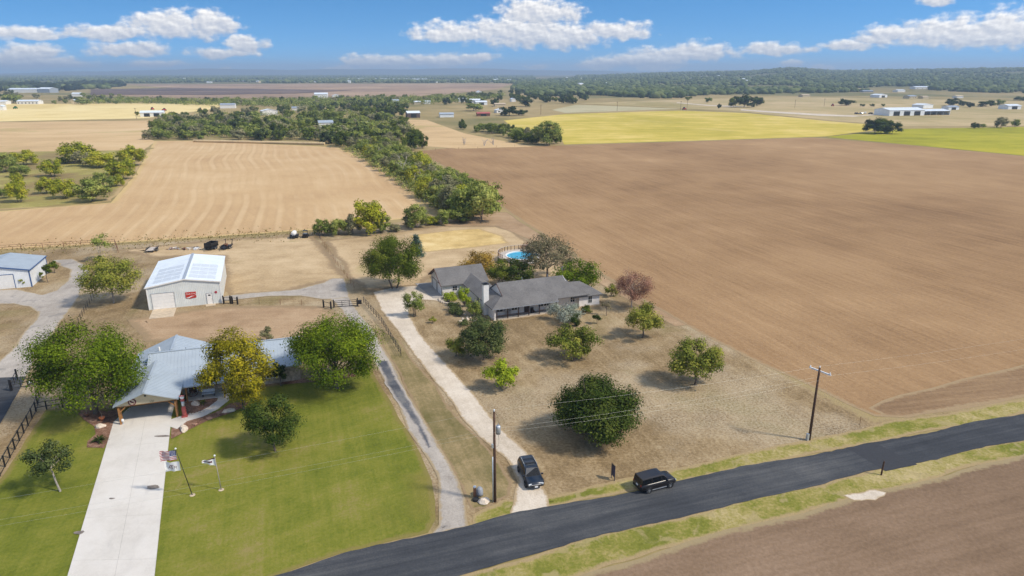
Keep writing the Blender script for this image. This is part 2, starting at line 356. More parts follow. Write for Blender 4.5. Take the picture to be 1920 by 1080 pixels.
M['asphalt'] = ground_mat('asphalt', [(0.15, (0.036, 0.039, 0.045)), (0.45, (0.057, 0.061, 0.068)), (0.65, (0.083, 0.086, 0.09)), (0.9, (0.127, 0.126, 0.125))], s=(.05, .3, 7.0), wt=(.4, .25, .35),
                          streak=[(A18+math.pi/2, 1.1, .6, 0), (A18+math.pi/2, .3, .2, 0)], bmp=.35, rough=.8, gain=1.7)
M['asphalt_old'] = ground_mat('worn_asphalt', [(.3, (.075, .08, .095)), (.5, (.11, .115, .13)), (.7, (.19, .185, .18))], s=(.2, .7, 6.0), under=(.42, .375, .33), bmp=.3, edgew=(.1, .95), gain=2.3)
M['mulch'] = ground_mat('reddish_mulch', [(.3, (.13, .065, .042)), (.5, (.24, .135, .09)), (.7, (.38, .25, .18))], s=(.3, 1.5, 7), wt=(.25, .35, .4), bmp=1.)
M['dirt'] = ground_mat('bare_dirt', [(.22, (.26, .168, .095)), (.5, (.385, .262, .155)), (.78, (.49, .355, .225))], s=(.06, .3, 3), wt=(.4, .3, .3), streak=[(math.radians(95), 1.3, .16, 10)], under=DRY, bmp=.6)
def conc_extra(nt, v, col):
    k = smooth(nt, noise(nt, vmap(nt, v, -A18, (1, .25, 1)), .5, 5, .65, .3), .54, .72)
    return mix(nt, mth(nt, 'MULTIPLY', k, .35), col, (.42, .40, .38))
M['concrete'] = ground_mat('pale_concrete', [(0.2, (0.533, 0.499, 0.447)), (0.5, (0.619, 0.585, 0.533)), (0.8, (0.671, 0.641, 0.593))], s=(.15, .8, 6), bmp=.15, extra=conc_extra, rough=.85)
M['concrete_grey'] = ground_mat('grey_concrete', [(.3, (.30, .28, .26)), (.6, (.40, .375, .35))], s=(.15, .8, 6), bmp=.15)
M['concrete_warm'] = pm('warm_concrete', (.52, .42, .30), .85, scale=1.2)
def ribbed(name, col, spc, ang=0., rough=.4, metal=.0, var=.1):
    m, nt, b = new_mat(name, rough, .5); v = coords(nt)
    f = noise(nt, v, .5, 5, .6); cn(nt, b.inputs['Base Color'], ramp(nt, f, [(.3, tuple(c*(1-var) for c in col)), (.7, tuple(c*(1+var) for c in col))]))
    b.inputs['Metallic'].default_value = metal
    w_ = nd(nt, 'ShaderNodeTexWave', wave_type='BANDS', bands_direction='X'); cn(nt, w_.inputs[0], vmap(nt, v, ang)); w_.inputs['Scale'].default_value = math.pi/10/spc
    bump(nt, b, w_.outputs['Fac'], .5, .03); return m
M['metal_roof'] = pm('galvalume_roof', (.41, .468, .52), .42, .15, .07, .6)
M['white_roof'] = pm('white_metal_roof', (.72, .78, .84), .4, .0, .07, .5)
M['skylight'] = pm('skylight_panel', (.60, .645, .69), .3, 0, .08, 1.5)
M['white_panel'] = ribbed('white_wall_panel', (.77, .80, .82), .3)
M['cream_panel'] = ribbed('cream_wall_panel', (.66, .695, .68), .3)
M['white'] = pm('white_paint', (.78, .77, .74), .5, var=.06)
M['white_brick'] = pm('white_painted_brick', (.74, .70, .66), .8, var=.12, scale=1.4, bmp=.2)
M['blue_trim'] = pm('blue_trim', (.05, .11, .26), .5)
M['tan_wall'] = pm('tan_siding', (.55, .46, .30), .8, var=.1)
M['stone'] = pm('limestone_blocks', (.42, .33, .24), .9, var=.45, scale=2.6, bmp=.4)
def shingle_mat():
    m, nt, b = new_mat('grey_shingles', .9, .2); v = coords(nt)
    f = mth(nt, 'MULTIPLY_ADD', noise(nt, v, 4.5, 4, .7), .55, mth(nt, 'MULTIPLY', noise(nt, v, .5, 4, .6), .45))
    cn(nt, b.inputs['Base Color'], ramp(nt, f, [(.35, (.115, .110, .108)), (.5, (.158, .152, .148)), (.65, (.205, .197, .19))]))
    w_ = nd(nt, 'ShaderNodeTexWave', wave_type='BANDS', bands_direction='Z'); cn(nt, w_.inputs[0], v); w_.inputs['Scale'].default_value = math.pi/10/.09
    bump(nt, b, mth(nt, 'MULTIPLY_ADD', f, .6, w_.outputs['Fac']), .5, .03); return m
M['shingle'] = shingle_mat()
M['wood'] = pm('orange_timber', (.36, .17, .055), .7, var=.25, scale=3)
M['dark_wood'] = pm('dark_timber', (.05, .028, .02), .7, var=.3)
M['fascia'] = pm('brown_fascia', (.13, .06, .04), .7)
M['pole_wood'] = pm('creosote_pole', (.085, .045, .028), .85, var=.35, scale=4, bmp=.3)
M['black'] = pm('black_paint', (.014, .014, .016), .45, var=.2)
M['glass'] = pm('dark_window_glass', (.02, .026, .034), .12, var=.3, spec=.35)
M['steel'] = pm('galvanised_steel', (.50, .54, .58), .38, .5, .12)
M['grey_plastic'] = pm('grey_plastic', (.28, .30, .33), .5)
M['red'] = pm('red_paint', (.46, .035, .025), .4, var=.15)
M['faded_red'] = pm('faded_red_paint', (.42, .09, .075), .5, var=.2)
M['maroon_roof'] = pm('dark_red_roofing', (.16, .05, .04), .7)
M['blue'] = pm('blue_paint', (.04, .13, .45), .4)
M['rust'] = pm('rusty_steel', (.19, .085, .045), .85, var=.4)
M['rubber'] = pm('tyre_rubber', (.022, .022, .023), .85)
M['alloy'] = pm('alloy_rim', (.48, .49, .50), .3, .7, .08)
M['car_navy'] = pm('navy_car_paint', (.010, .018, .032), .35, .1, .08, coat=1.)
M['car_black'] = pm('black_car_paint', (.012, .010, .011), .35, .1, .08, coat=1.)
M['car_glass'] = pm('tinted_car_glass', (.006, .008, .011), .22, var=.2, spec=.3)
M['sign_blue'] = pm('dark_blue_sign', (.012, .018, .06), .5)
M['chrome'] = pm('chrome_trim', (.68, .69, .70), .15, .9, .05)
M['lamp'] = pm('headlight_lens', (.62, .66, .68), .12, .2)
M['tail'] = pm('tail_light_lens', (.28, .02, .02), .15)
M['plate'] = pm('licence_plate', (.72, .74, .76), .4)
M['rock'] = pm('pale_limestone_rock', (.62, .53, .43), .9, var=.25, scale=2.5, bmp=.5)
M['rock_red'] = pm('reddish_rock', (.34, .20, .14), .9, var=.35, scale=3, bmp=.5)
M['terracotta'] = pm('terracotta', (.36, .12, .05), .8)
M['dead_wood'] = pm('bleached_dead_wood', (.46, .41, .37), .9, var=.2)
M['bark'] = pm('grey_brown_bark', (.15, .115, .09), .95, var=.35, scale=3, bmp=.4)
M['bark_pale'] = pm('pale_bark', (.34, .30, .26), .95, var=.25, scale=3)
M['stain'] = pm('oil_stained_concrete', (.20, .17, .145), .8, var=.35, scale=3)
M['hay'] = pm('hay', (.64, .49, .28), .95, var=.25, scale=3, bmp=.5)
M['wire'] = pm('aluminium_cable', (.42, .43, .40), .5, .3)
M['maroon'] = pm('maroon_print', (.10, .012, .03), .8)
M['navy_print'] = pm('navy_print', (.03, .05, .20), .8)
M['flag_red'] = pm('flag_red_cloth', (.38, .03, .04), .8)
M['flag_white'] = pm('flag_white_cloth', (.76, .76, .76), .8, var=.04)
M['dark_metal_wall'] = pm('weathered_barn_boards', (.12, .085, .075), .9, var=.3)
M['green_machine'] = pm('green_machine_paint', (.03, .20, .025), .5)
M['deck'] = pm('bleached_deck_boards', (.52, .46, .40), .85, var=.15, scale=2)
M['water'] = None
def water_mat():
    m, nt, b = new_mat('pool_water', .06, .5); v = coords(nt)
    cn(nt, b.inputs['Base Color'], ramp(nt, noise(nt, v, .8, 3), [(.3, (.005, .30, .52)), (.7, (.02, .42, .62))])); bump(nt, b, noise(nt, v, 3, 3), .15, .05); return m
M['water'] = water_mat()

def leaf_mat(name, c1, c2, c3, trans=.22, gain=1.8):
    m, nt, b = new_mat(name, .85, .08)
    t = nd(nt, 'ShaderNodeAttribute', attribute_name='tint').outputs['Fac']
    r = nd(nt, 'ShaderNodeObjectInfo').outputs['Random']
    c1, c2, c3 = [tuple(x*gain for x in c) for c in (c1, c2, c3)]
    f = mth(nt, 'ADD', t, mth(nt, 'MULTIPLY', mth(nt, 'SUBTRACT', r, .5), .28))
    col = ramp(nt, f, [(.15, c1), (.5, c2), (.88, c3)])
    cn(nt, b.inputs['Base Color'], col)
    tr = nd(nt, 'ShaderNodeBsdfTranslucent'); cn(nt, tr.inputs[0], col)
    ms = nd(nt, 'ShaderNodeMixShader'); ms.inputs[0].default_value = trans
    nt.links.new(b.outputs[0], ms.inputs[1]); nt.links.new(tr.outputs[0], ms.inputs[2])
    nt.links.new(ms.outputs[0], nt.nodes['Material Output'].inputs[0]); return m
L = {}
L['oak_bright'] = leaf_mat('bright_oak_leaves', (.036, .062, .004), (.094, .136, .007), (.19, .22, .014), gain=1.55)
L['oak'] = leaf_mat('oak_leaves', (.028, .044, .005), (.072, .10, .010), (.15, .165, .024), gain=1.45)
L['oak_dark'] = leaf_mat('dark_oak_leaves', (.014, .027, .005), (.036, .058, .009), (.095, .115, .022), gain=1.45)
L['grey_oak'] = leaf_mat('grey_green_leaves', (.026, .040, .012), (.062, .084, .026), (.13, .145, .05), gain=1.4)
L['pecan'] = leaf_mat('yellow_green_pecan_leaves', (.055, .075, .010), (.125, .145, .022), (.24, .225, .04), gain=1.65)
L['pear'] = leaf_mat('golden_olive_leaves', (.070, .066, .005), (.165, .150, .008), (.32, .255, .016), gain=1.6)
L['lime'] = leaf_mat('lime_green_leaves', (.08, .115, .006), (.17, .23, .012), (.27, .31, .025), gain=1.5)
L['mesquite'] = leaf_mat('mesquite_leaves', (.055, .075, .016), (.12, .145, .03), (.20, .205, .055), gain=2.1)
L['mesq_yel'] = leaf_mat('yellow_green_brush_leaves', (.085, .105, .008), (.19, .20, .015), (.31, .28, .03), gain=1.95)
L['mesq_grey'] = leaf_mat('grey_brush_leaves', (.085, .085, .040), (.155, .15, .075), (.24, .215, .12), gain=1.9)
L['silver'] = leaf_mat('silver_sage_leaves', (.13, .155, .115), (.235, .265, .205), (.36, .38, .31), gain=1.3)
L['golden'] = leaf_mat('golden_shrub_leaves', (.15, .095, .015), (.28, .18, .028), (.40, .27, .055), gain=1.4)
L['tan_oak'] = leaf_mat('mottled_oak_leaves', (.055, .058, .028), (.155, .14, .075), (.31, .25, .15), gain=1.35)
L['spruce'] = leaf_mat('blue_green_needles', (.055, .085, .065), (.12, .165, .125), (.22, .26, .20), gain=1.4)
L['pink'] = leaf_mat('rusty_pink_leaves', (.20, .095, .06), (.33, .175, .12), (.42, .25, .18), gain=1.05)
L['straw'] = leaf_mat('straw_coloured_grass', (.16, .15, .05), (.27, .21, .09), (.36, .28, .14), .1, gain=1.3)
L['far_dark'] = leaf_mat('distant_dark_foliage', (.018, .028, .016), (.034, .046, .024), (.06, .075, .036), .1, 1.2)
L['far'] = leaf_mat('distant_foliage', (.028, .042, .014), (.055, .072, .024), (.10, .115, .042), .1, gain=1.8)
# ---------------------------------------------------------------- terrain and fields
def interp(x, xs, ys): return float(np.interp(x, xs, ys))
def relief(x, y):
    """wooded rise on the right, flat elsewhere"""
    D = math.hypot(x, y)
    if D < 1400 or y <= 0: return 0.0
    px = 960+F*math.tan(math.atan2(x, y))/CP
    A = interp(px, [980, 1100, 1250, 1400, 1480, 1560, 1700, 1920, 2600], [0, 10, 30, 40, 62, 42, 48, 58, 54])
    t = min(1, max(0, (D-1400)/3400)); t = t*t*(3-2*t)
    k = 1 if D < 5500 else max(0, 1-(D-5500)/4000)
    return A*t*k
def build_ground():
    R = [0, 25, 50, 80, 120, 180, 260, 400, 600, 900, 1200, 1500, 1800, 2200, 2600, 3000, 3500, 4000, 4500, 5000, 5500, 6500, 8000, 10000, 14000, 20000]
    n = 180; v = [(0, 0, 0)]; f = []
    for r in R[1:]:
        for k in range(n):
            t = 2*math.pi*k/n; x, y = r*math.sin(t), r*math.cos(t); v.append((x, y, relief(x, y)))
    for k in range(n): f.append((0, 1+(k+1) % n, 1+k))
    for i in range(len(R)-2):
        for k in range(n):
            a, b = 1+i*n, 1+(i+1)*n; k2 = (k+1) % n; f.append((a+k, a+k2, b+k2, b+k))
    me = bpy.data.meshes.new('ground'); me.from_pydata(v, [], f); me.update(); me.shade_smooth()
    wa = me.attributes.new('wooded', 'FLOAT', 'POINT'); wa.data.foreach_set('value', [min(1., relief(a, b)/6) if math.hypot(a, b) < 2600 or relief(a, b) > 2 else min(1., (math.hypot(a, b)-2600)/600) for a, b, _ in v])
    tag(link('ground', me, M['pasture']), 'tan and olive pasture land reaching to the horizon', 'ground', kind='structure')
    # low blue ridges on the skyline
    rr = random.Random(3); v = []; f = []; n = 360
    ph = [rr.uniform(0, 6.28) for _ in range(6)]
    for ring, (rad, sc) in enumerate(((11500, 0), (12500, .7), (13300, 1), (14500, .75), (16000, .2))):
        for k in range(n):
            t = 2*math.pi*k/n
            h = 62+28*math.sin(3*t+ph[0])+20*math.sin(7*t+ph[1])+13*math.sin(16*t+ph[2])+7*math.sin(37*t+ph[3])+4*math.sin(83*t+ph[4])
            v.append((rad*math.sin(t), rad*math.cos(t), -2+max(15, h)*sc))
    for i in range(4):
        for k in range(n): k2 = (k+1) % n; f.append((i*n+k, i*n+k2, (i+1)*n+k2, (i+1)*n+k))
    me = bpy.data.meshes.new('hills'); me.from_pydata(v, [], f); me.update(); me.shade_smooth()
    tag(link('hills', me, pm('hill_woodland', (.045, .06, .028), .95, var=.5, scale=.004)), 'low blue hills along the far skyline', 'hills', kind='structure')
build_ground()

def outline(pts, step, jit, seed):
    r = random.Random(seed); out = []
    n = len(pts); ph = [(r.uniform(.12, .5), r.uniform(0, 6.3)) for _ in range(4)]; s = 0
    for i in range(n):
        a, b = Vector(pts[i]), Vector(pts[(i+1) % n]); Ln = (b-a).length; k = max(1, int(Ln/step)); nr = Vector((-(b-a).y, (b-a).x)).normalized() if Ln > 0 else Vector((0, 0))
        for j in range(k):
            t = j/k; s += Ln/k
            w = sum(math.sin(fr*s+p) for fr, p in ph)*.35*jit+r.uniform(-.4, .4)*jit
            out.append(a.lerp(b, t)+nr*w)
    return out
LAYER = [0]
ZK = [0]
def sheet(name, pts, z, mat, label, cat, edge=1., step=2., jit=.25, seed=1, px=True, kind='structure', parent=None):
    ZK[0] += 1; z += ZK[0]*.0004
    P = [Vector(gp(*p)) for p in pts] if px else [Vector(p) for p in pts]
    area = sum(P[i].x*P[(i+1) % len(P)].y-P[(i+1) % len(P)].x*P[i].y for i in range(len(P)))
    if area < 0: P.reverse()
    O = outline(P, step, jit, seed); n = len(O); I = []
    for i in range(n):
        t = O[(i+1) % n]-O[i-1]; nr = Vector((-t.y, t.x)).normalized() if t.length > 0 else Vector((0, 0)); I.append(O[i]+nr*edge)
    tri = geometry.tessellate_polygon([[Vector((p.x, p.y, 0)) for p in I]])
    v = [(p.x, p.y, z-.003) for p in O]+[(p.x, p.y, z) for p in I]
    f = [(i, (i+1) % n, n+(i+1) % n, n+i) for i in range(n)]
    for t in tri:
        a, b, c = I[t[0]], I[t[1]], I[t[2]]
        cr = (b.x-a.x)*(c.y-a.y)-(b.y-a.y)*(c.x-a.x)
        if abs(cr) < 1e-5: continue
        f.append(tuple(n+i for i in (t if cr > 0 else (t[0], t[2], t[1]))))
    me = bpy.data.meshes.new(name); me.from_pydata(v, [], f); me.update()
    at = me.attributes.new('edge', 'FLOAT', 'POINT'); at.data.foreach_set('value', [0.]*n+[1.]*n)
    o = link(name, me, mat, parent)
    if not parent: tag(o, label, cat, kind=kind)
    return o

# big fields
sheet('dry_yard', [(-420,482),(0,472),(300,453),(590,434),(700,424),(800,404),(950,397),(1130,517),(1640,784),(1900,748),(2600,620),(2600,700),(1920,776),(1400,870),(960,966),(510,1084),(0,1260),(-700,1260)], .012, M['yard'],
      'dry tan grass of the house plots between field and road', 'yard', edge=2.5, step=3)
sheet('ploughed_field', [(775,284),(850,277),(1050,273),(1300,265),(1525,258),(1700,272),(1920,293),(2700,390),(2700,580),(1920,745),(1790,770),(1690,785),(1640,781),(1500,716),(1340,640),(1230,578),(1130,515),(1040,455),(950,395),(880,340),(820,305)], .03, M['plough'],
      'large brown ploughed field right of the grey house', 'field', edge=1.3, step=3)
sheet('field_headland', [(1660,779),(1700,782),(1790,769),(1920,744),(2700,580),(2700,520),(1920,683),(1800,712),(1690,742),(1630,765)], .036, M['headland'], 'darker turning strip of soil at the road end of the ploughed field', 'field', edge=1.2, step=3, jit=.4)
sheet('stubble_field', [(-420,480),(0,469),(200,457),(400,444),(590,431),(640,424),(760,410),(805,395),(770,350),(700,305),(632,276),(365,264),(290,264),(252,330),(208,380),(0,396),(-420,428)], .03, M['stubble'],
      'tan harvested stubble field with curved rows left of the hedgerow', 'field', edge=3, step=3.5)
sheet('far_stubble_field', [(-420,233),(0,229),(285,226),(272,258),(292,265),(270,281),(0,285),(-420,293)], .05, M['stubble_far'], 'flat tan field beyond the scrub patch', 'field', edge=3, step=8)
sheet('scrub_patch', [(-420,293),(0,285),(268,281),(284,277),(250,330),(208,377),(120,388),(0,393),(-420,426)], .045, M['scrub'], 'rough grass patch dotted with bushes at left', 'scrub', edge=3, step=4, jit=.6)
sheet('golden_field', [(-420,196),(0,195),(250,194),(430,194),(395,205),(270,222),(0,228),(-420,232)], .08, M['gold'], 'pale golden stubble field far left', 'field', edge=4, step=20)
sheet('brown_far_field', [(230,158),(600,157.2),(960,157.5),(930,168),(760,183),(560,184),(300,184),(170,176),(330,166)], .25, M['brown_far'], 'wide brown field stretching under the skyline', 'field', edge=10, step=80)
sheet('dark_far_field', [(170,168),(330,165.5),(480,166.5),(660,170),(560,175.5),(380,178.5),(170,178)], .6, M['dark_soil'], 'dark freshly turned field far left', 'field', edge=10, step=60)
sheet('yellow_field', [(945,226),(1060,214),(1270,207.5),(1400,212),(1560,228),(1690,238),(1548,256),(1300,264),(1058,271),(1050,255),(960,238)], .06, M['yellowgreen'], 'yellow green crop field beyond the ploughed field', 'field', edge=3, step=6)
sheet('green_field', [(1548,257),(1690,242),(1920,238),(2600,232),(2600,375),(1920,292),(1700,271)], .07, M['green_crop'], 'bright lime green crop strip at the far right', 'field', edge=2.5, step=4)
sheet('pale_field', [(1035,206),(1080,196.5),(1150,199),(1275,204),(1200,207),(1060,212)], .07, M['pale_field'], 'pale mown field behind the yellow crop', 'field', edge=4, step=12)
sheet('pasture_field', [(1085,194),(1290,186),(1500,182),(1760,184),(2300,186),(2300,228),(1920,236),(1690,236),(1560,226),(1400,210),(1275,203)], .05, M['pasture_dry'], 'dry tan pasture round the white farm buildings', 'field', edge=8, step=20)
sheet('hedged_field', [(765,224),(800,225),(870,250),(960,268),(1000,275),(860,279),(795,274),(772,247)], .06, M['stubble_far'], 'small tan field enclosed by hedges in the centre', 'field', edge=3, step=6)
sheet('hillside_clearing', [(1395,166),(1400,162),(1500,160.5),(1500,165.5)], 0.3, M['brown_far'], 'brown clearing in the far woods', 'field', edge=6, step=60)
sheet('uncut_grass_patch', [(772,442),(840,432),(900,429),(940,442),(952,456),(880,466),(800,473),(775,466)], .05, M['gold_patch'], 'patch of long golden grass behind the grey house', 'grass', edge=1.6, step=2, jit=.5)
sheet('south_field', [(1085,1082),(1300,1012),(1500,961),(1700,910),(1920,851),(2600,690),(2600,1200),(1500,1300),(900,1140)], .03, M['plough_near'], 'grey brown ploughed field at the bottom right', 'field', edge=1.2, step=2)
# house plots
sheet('back_lot', [(228,470),(330,456),(450,448),(588,441),(612,470),(640,505),(650,522),(600,532),(540,545),(430,556),(418,540),(416,480),(285,484),(262,476)], .02, M['sandy'], 'pale sandy lot behind the workshop', 'yard', edge=3, step=2.5, jit=.5)
sheet('back_garden', [(612,452),(700,440),(770,432),(830,424),(930,424),(960,432),(1010,468),(1050,496),(1075,518),(1040,524),(940,522),(905,512),(860,500),(812,508),(790,535),(690,545),(655,520)], .02, M['sandy'], 'pale sandy ground behind the grey house', 'yard', edge=2, step=2.5, jit=.4)
sheet('lawn', [(88,768),(40,838),(0,897),(-60,985),(-200,1180),(100,1250),(300,1160),(505,1085),(640,1040),(740,1013),(800,999),(816,975),(819,940),(811,900),(786,850),(752,790),(712,718),(695,688),(640,700),(560,716),(420,735),(330,742),(215,766),(150,768)], .03, M['lawn'],
      'mown green lawn in front of the metal roofed house', 'lawn', edge=1.0, step=1.5, jit=.18)
sheet('mown_strip', [(712,615),(748,638),(790,692),(832,744),(866,793),(905,834),(938,866),(962,905),(958,930),(910,952),(884,955),(872,930),(846,880),(805,806),(768,742),(738,685),(710,638)], .03, M['strip'], 'strip of mown dry grass between the two driveways', 'grass', edge=.6, step=1.5)
sheet('gravel_lane', [(630,528),(655,555),(668,578),(700,620),(735,680),(768,742),(806,806),(848,882),(873,935),(879,965),(882,988),(806,1006),(823,985),(826,950),(819,900),(795,850),(760,790),(722,716),(695,670),(662,612),(638,580),(612,556),(600,535)], .05, M['gravel_grey'],
      'worn grey gravel driveway along the lawn', 'driveway', edge=.7, step=1.2, jit=.2)
sheet('worn_patch', [(704,676),(729,676),(755,728),(785,782),(812,838),(801,843),(768,790),(722,718)], .062, M['asphalt_old'], 'patch of old dark asphalt on the grey driveway', 'driveway', edge=.55, step=1., jit=.2)
sheet('shop_track', [(420,556),(470,549),(560,543),(605,530),(622,522),(645,522),(652,545),(655,558),(610,562),(560,556),(500,556),(420,565)], .056, M['gravel_grey'], 'light gravel track from the gate to the workshop', 'driveway', edge=.8, step=1.5)
sheet('caliche_drive', [(700,548),(735,540),(775,536),(800,536),(828,556),(838,566),(790,562),(768,575),(768,592),(785,622),(822,665),(872,722),(932,792),(988,852),(1018,905),(1030,930),(1034,956),(1000,966),(957,976),(966,945),(970,905),(945,860),(908,828),(868,788),(836,740),(795,688),(752,632),(714,580)], .05, M['gravel_white'],
      'pale crushed stone driveway to the grey house', 'driveway', edge=.7, step=1.2, jit=.2)
sheet('garage_apron', [(778,532),(812,530),(836,558),(812,560)], .075, M['concrete_grey'], 'grey concrete apron before the garage doors', 'pavement', edge=.3, step=2, jit=.02)
sheet('left_gravel_road', [(98,488),(135,486),(163,497),(169,518),(150,555),(112,608),(76,660),(50,708),(15,712),(-40,730),(-25,700),(25,650),(60,606),(70,586),(58,575),(25,570),(-60,574),(-60,545),(30,543),(80,553),(106,545),(126,525),(132,506),(112,498)], .05, M['gravel_grey'],
      'grey gravel lane curving past the blue trimmed shed', 'driveway', edge=.8, step=1.5, jit=.25)
sheet('left_asphalt_lane', [(50,706),(34,735),(8,785),(-60,890),(-220,1060),(-320,1000),(-120,820),(-10,709)], .06, M['asphalt'], 'dark asphalt lane behind the black gate', 'driveway', edge=.5, step=1.5, jit=.1)
sheet('work_yard', [(240,600),(300,590),(420,575),(520,573),(612,575),(636,590),(600,620),(560,640),(300,640),(270,640)], .03, M['dirt'], 'bare brown dirt between workshop and metal roofed house', 'yard', edge=2.5, step=2)
sheet('field_margin', [(800,404),(950,398),(1130,517),(1290,610),(1265,612),(1100,520),(1000,452),(930,424),(830,424)], .035, M['dirt'], 'bare sandy margin between yard and ploughed field', 'yard', edge=.8, step=2.5)
sheet('north_verge', [(888,966),(945,938),(1040,930),(1190,893),(1400,850),(1560,815),(1660,792),(1800,770),(1920,750),(2600,618),(2600,660),(1920,776),(1600,838),(1400,876),(1190,922),(960,966),(886,986)], .02, M['verge'],
      'green and straw coloured grass verge north of the road', 'verge', edge=.9, step=1.2, jit=.3)
sheet('south_verge', [(840,1090),(1100,1006),(1300,961),(1500,914),(1700,866),(1920,821),(2600,690),(2600,720),(1920,852),(1700,912),(1500,962),(1300,1013),(1085,1084),(900,1150)], .022, M['verge'],
      'weedy grass verge south of the road', 'verge', edge=.9, step=1.2, jit=.3)
sheet('bare_sand', [(1580,930),(1640,918),(1662,925),(1640,938),(1600,938)], .032, M['gravel_white'], 'patch of pale sand on the weedy verge', 'verge', edge=.5, step=.6, jit=.25)
# the road, its ragged asphalt edge following the photograph
top = [(300,1148),(505,1083),(640,1040),(820,1000),(960,963),(1190,922),(1400,875),(1600,838),(1920,776),(2600,650)]
bot = [(2600,700),(1920,826),(1700,870),(1500,918),(1300,965),(1100,1010),(870,1080),(600,1180)]
sheet('road', top+bot, .065, M['asphalt'], 'dark asphalt country road crossing the bottom right', 'road', edge=.25, step=.8, jit=.22)
for i, (pts, nm) in enumerate([([(1588,842),(1640,831),(1720,872),(1660,884)], 0)]):
    sheet('road_patch', pts, .073, pm('newer_asphalt', (.036, .038, .044), .85, scale=6), 'slightly darker asphalt patch in the road', 'road', edge=.2, step=1, jit=.06)
# farm track on the right
sheet('farm_track', [(1390,205),(1450,209),(1560,215),(1612,217),(1640,214),(1640,216),(1600,219),(1540,217.5),(1440,211),(1388,207)], .12, M['gravel_white'], 'white farm track leading to the long white barn', 'road', edge=.5, step=5)
sheet('pasture_lane', [(1270,192),(1330,197),(1400,200),(1400,201.5),(1330,198.6),(1268,193.2)], .12, M['gravel_white'], 'pale lane across the far pasture', 'road', edge=.5, step=5)

# concrete driveway laid in bays
def concrete_drive():
    a0, a1 = Vector(gp(213, 792)), Vector(gp(322, 780)); b0, b1 = Vector(gp(118, 1110)), Vector(gp(287, 1110))
    root = thing('concrete_driveway', 'wide pale concrete driveway leading to the carport', 'driveway'); root['kind'] = 'structure'
    cols = [(0, .545), (.545, 1)]; rows = [0, .21, .43, .66, .87, 1.12]
    for i in range(len(rows)-1):
        for c0, c1 in cols:
            mb = MB(); q = []
            g = .012
            for (t, s) in ((rows[i]+g*.03, c0), (rows[i]+g*.03, c1), (rows[i+1]-g*.01, c1), (rows[i+1]-g*.01, c0)):
                l, r = a0.lerp(b0, t), a1.lerp(b1, t); w = (r-l).length; p = l.lerp(r, s + (.013/w if s == c0 else -.013/w)); q.append((p.x, p.y, .10))
            q.reverse(); mb.slab(q, .09).build('concrete_bay', M['concrete'], root)
    q0, q1, q2, q3 = a0, a1, a1.lerp(b1, 1.12), a0.lerp(b0, 1.12)
    MB().slab([(p.x, p.y, .088) for p in (q0, q3, q2, q1)], .08).build('joint_bed', M['concrete_grey'], root)
    for (sx, sy, rx, ry) in ((287, 915, .75, .42), (306, 819, 1.0, .25), (210, 936, .35, .14), (148, 1000, .5, .3)):
        q = gp(sx, sy); rq = random.Random(sx); MB().slab([(q[0]+rx*math.cos(a_*.524)*rq.uniform(.75, 1.15), q[1]+ry*math.sin(a_*.524)*rq.uniform(.75, 1.15), .106) for a_ in range(12)], .004).build('oil_stain', M['stain'], root)
    mb = MB()                                   # carport floor
    R_ = [gp(213, 792), gp(322, 780), gp(330, 752), gp(244, 764)]
    mb.slab([(p[0], p[1], .096) for p in R_], .09).build('carport_floor', M['concrete'], root)
    # curved walk to the front door
    ctr = [(316,800),(345,786),(375,779),(400,766),(418,752),(424,738)]
    P = [Vector(gp(*p)) for p in ctr]; W = [1.6, .95, .75, .75, .75, .9]
    for i in range(len(P)-1):
        def side(j):
            t = (P[min(j+1, len(P)-1)]-P[max(j-1, 0)]).normalized(); n_ = Vector((-t.y, t.x)); return P[j]+n_*W[j], P[j]-n_*W[j]
        l0, r0 = side(i); l1, r1 = side(i+1); e = (P[i+1]-P[i]).normalized()*.015
        q = [r0+e, r1-e, l1-e, l0+e]
        MB().slab([(p.x, p.y, .105) for p in q], .09).build('walk_slab', M['concrete'], root)
concrete_drive()
sheet('left_flower_bed', [(150,766),(200,772),(232,766),(213,792),(203,828),(196,841),(163,840),(164,828),(180,815),(177,800),(158,788),(146,775)], .075, M['mulch'], 'reddish mulch bed left of the concrete driveway', 'flower bed', edge=.2, step=.8, jit=.05)
sheet('right_flower_bed', [(322,805),(335,792),(370,785),(408,773),(432,757),(470,752),(458,764),(430,776),(392,788),(352,808),(321,824)], .075, M['mulch'], 'curving mulch bed between walk and lawn', 'flower bed', edge=.15, step=.8, jit=.05)
sheet('porch_bed', [(341,782),(345,750),(400,742),(409,752),(400,765),(372,777)], .075, M['mulch'], 'mulch bed with agave in front of the porch', 'flower bed', edge=.15, step=.8, jit=.05)
sheet('house_border', [(525,722),(530,714),(600,706),(660,700),(668,706),(600,716)], .07, M['mulch'], 'narrow mulch border under the right wing', 'flower bed', edge=.15, step=.8, jit=.05)

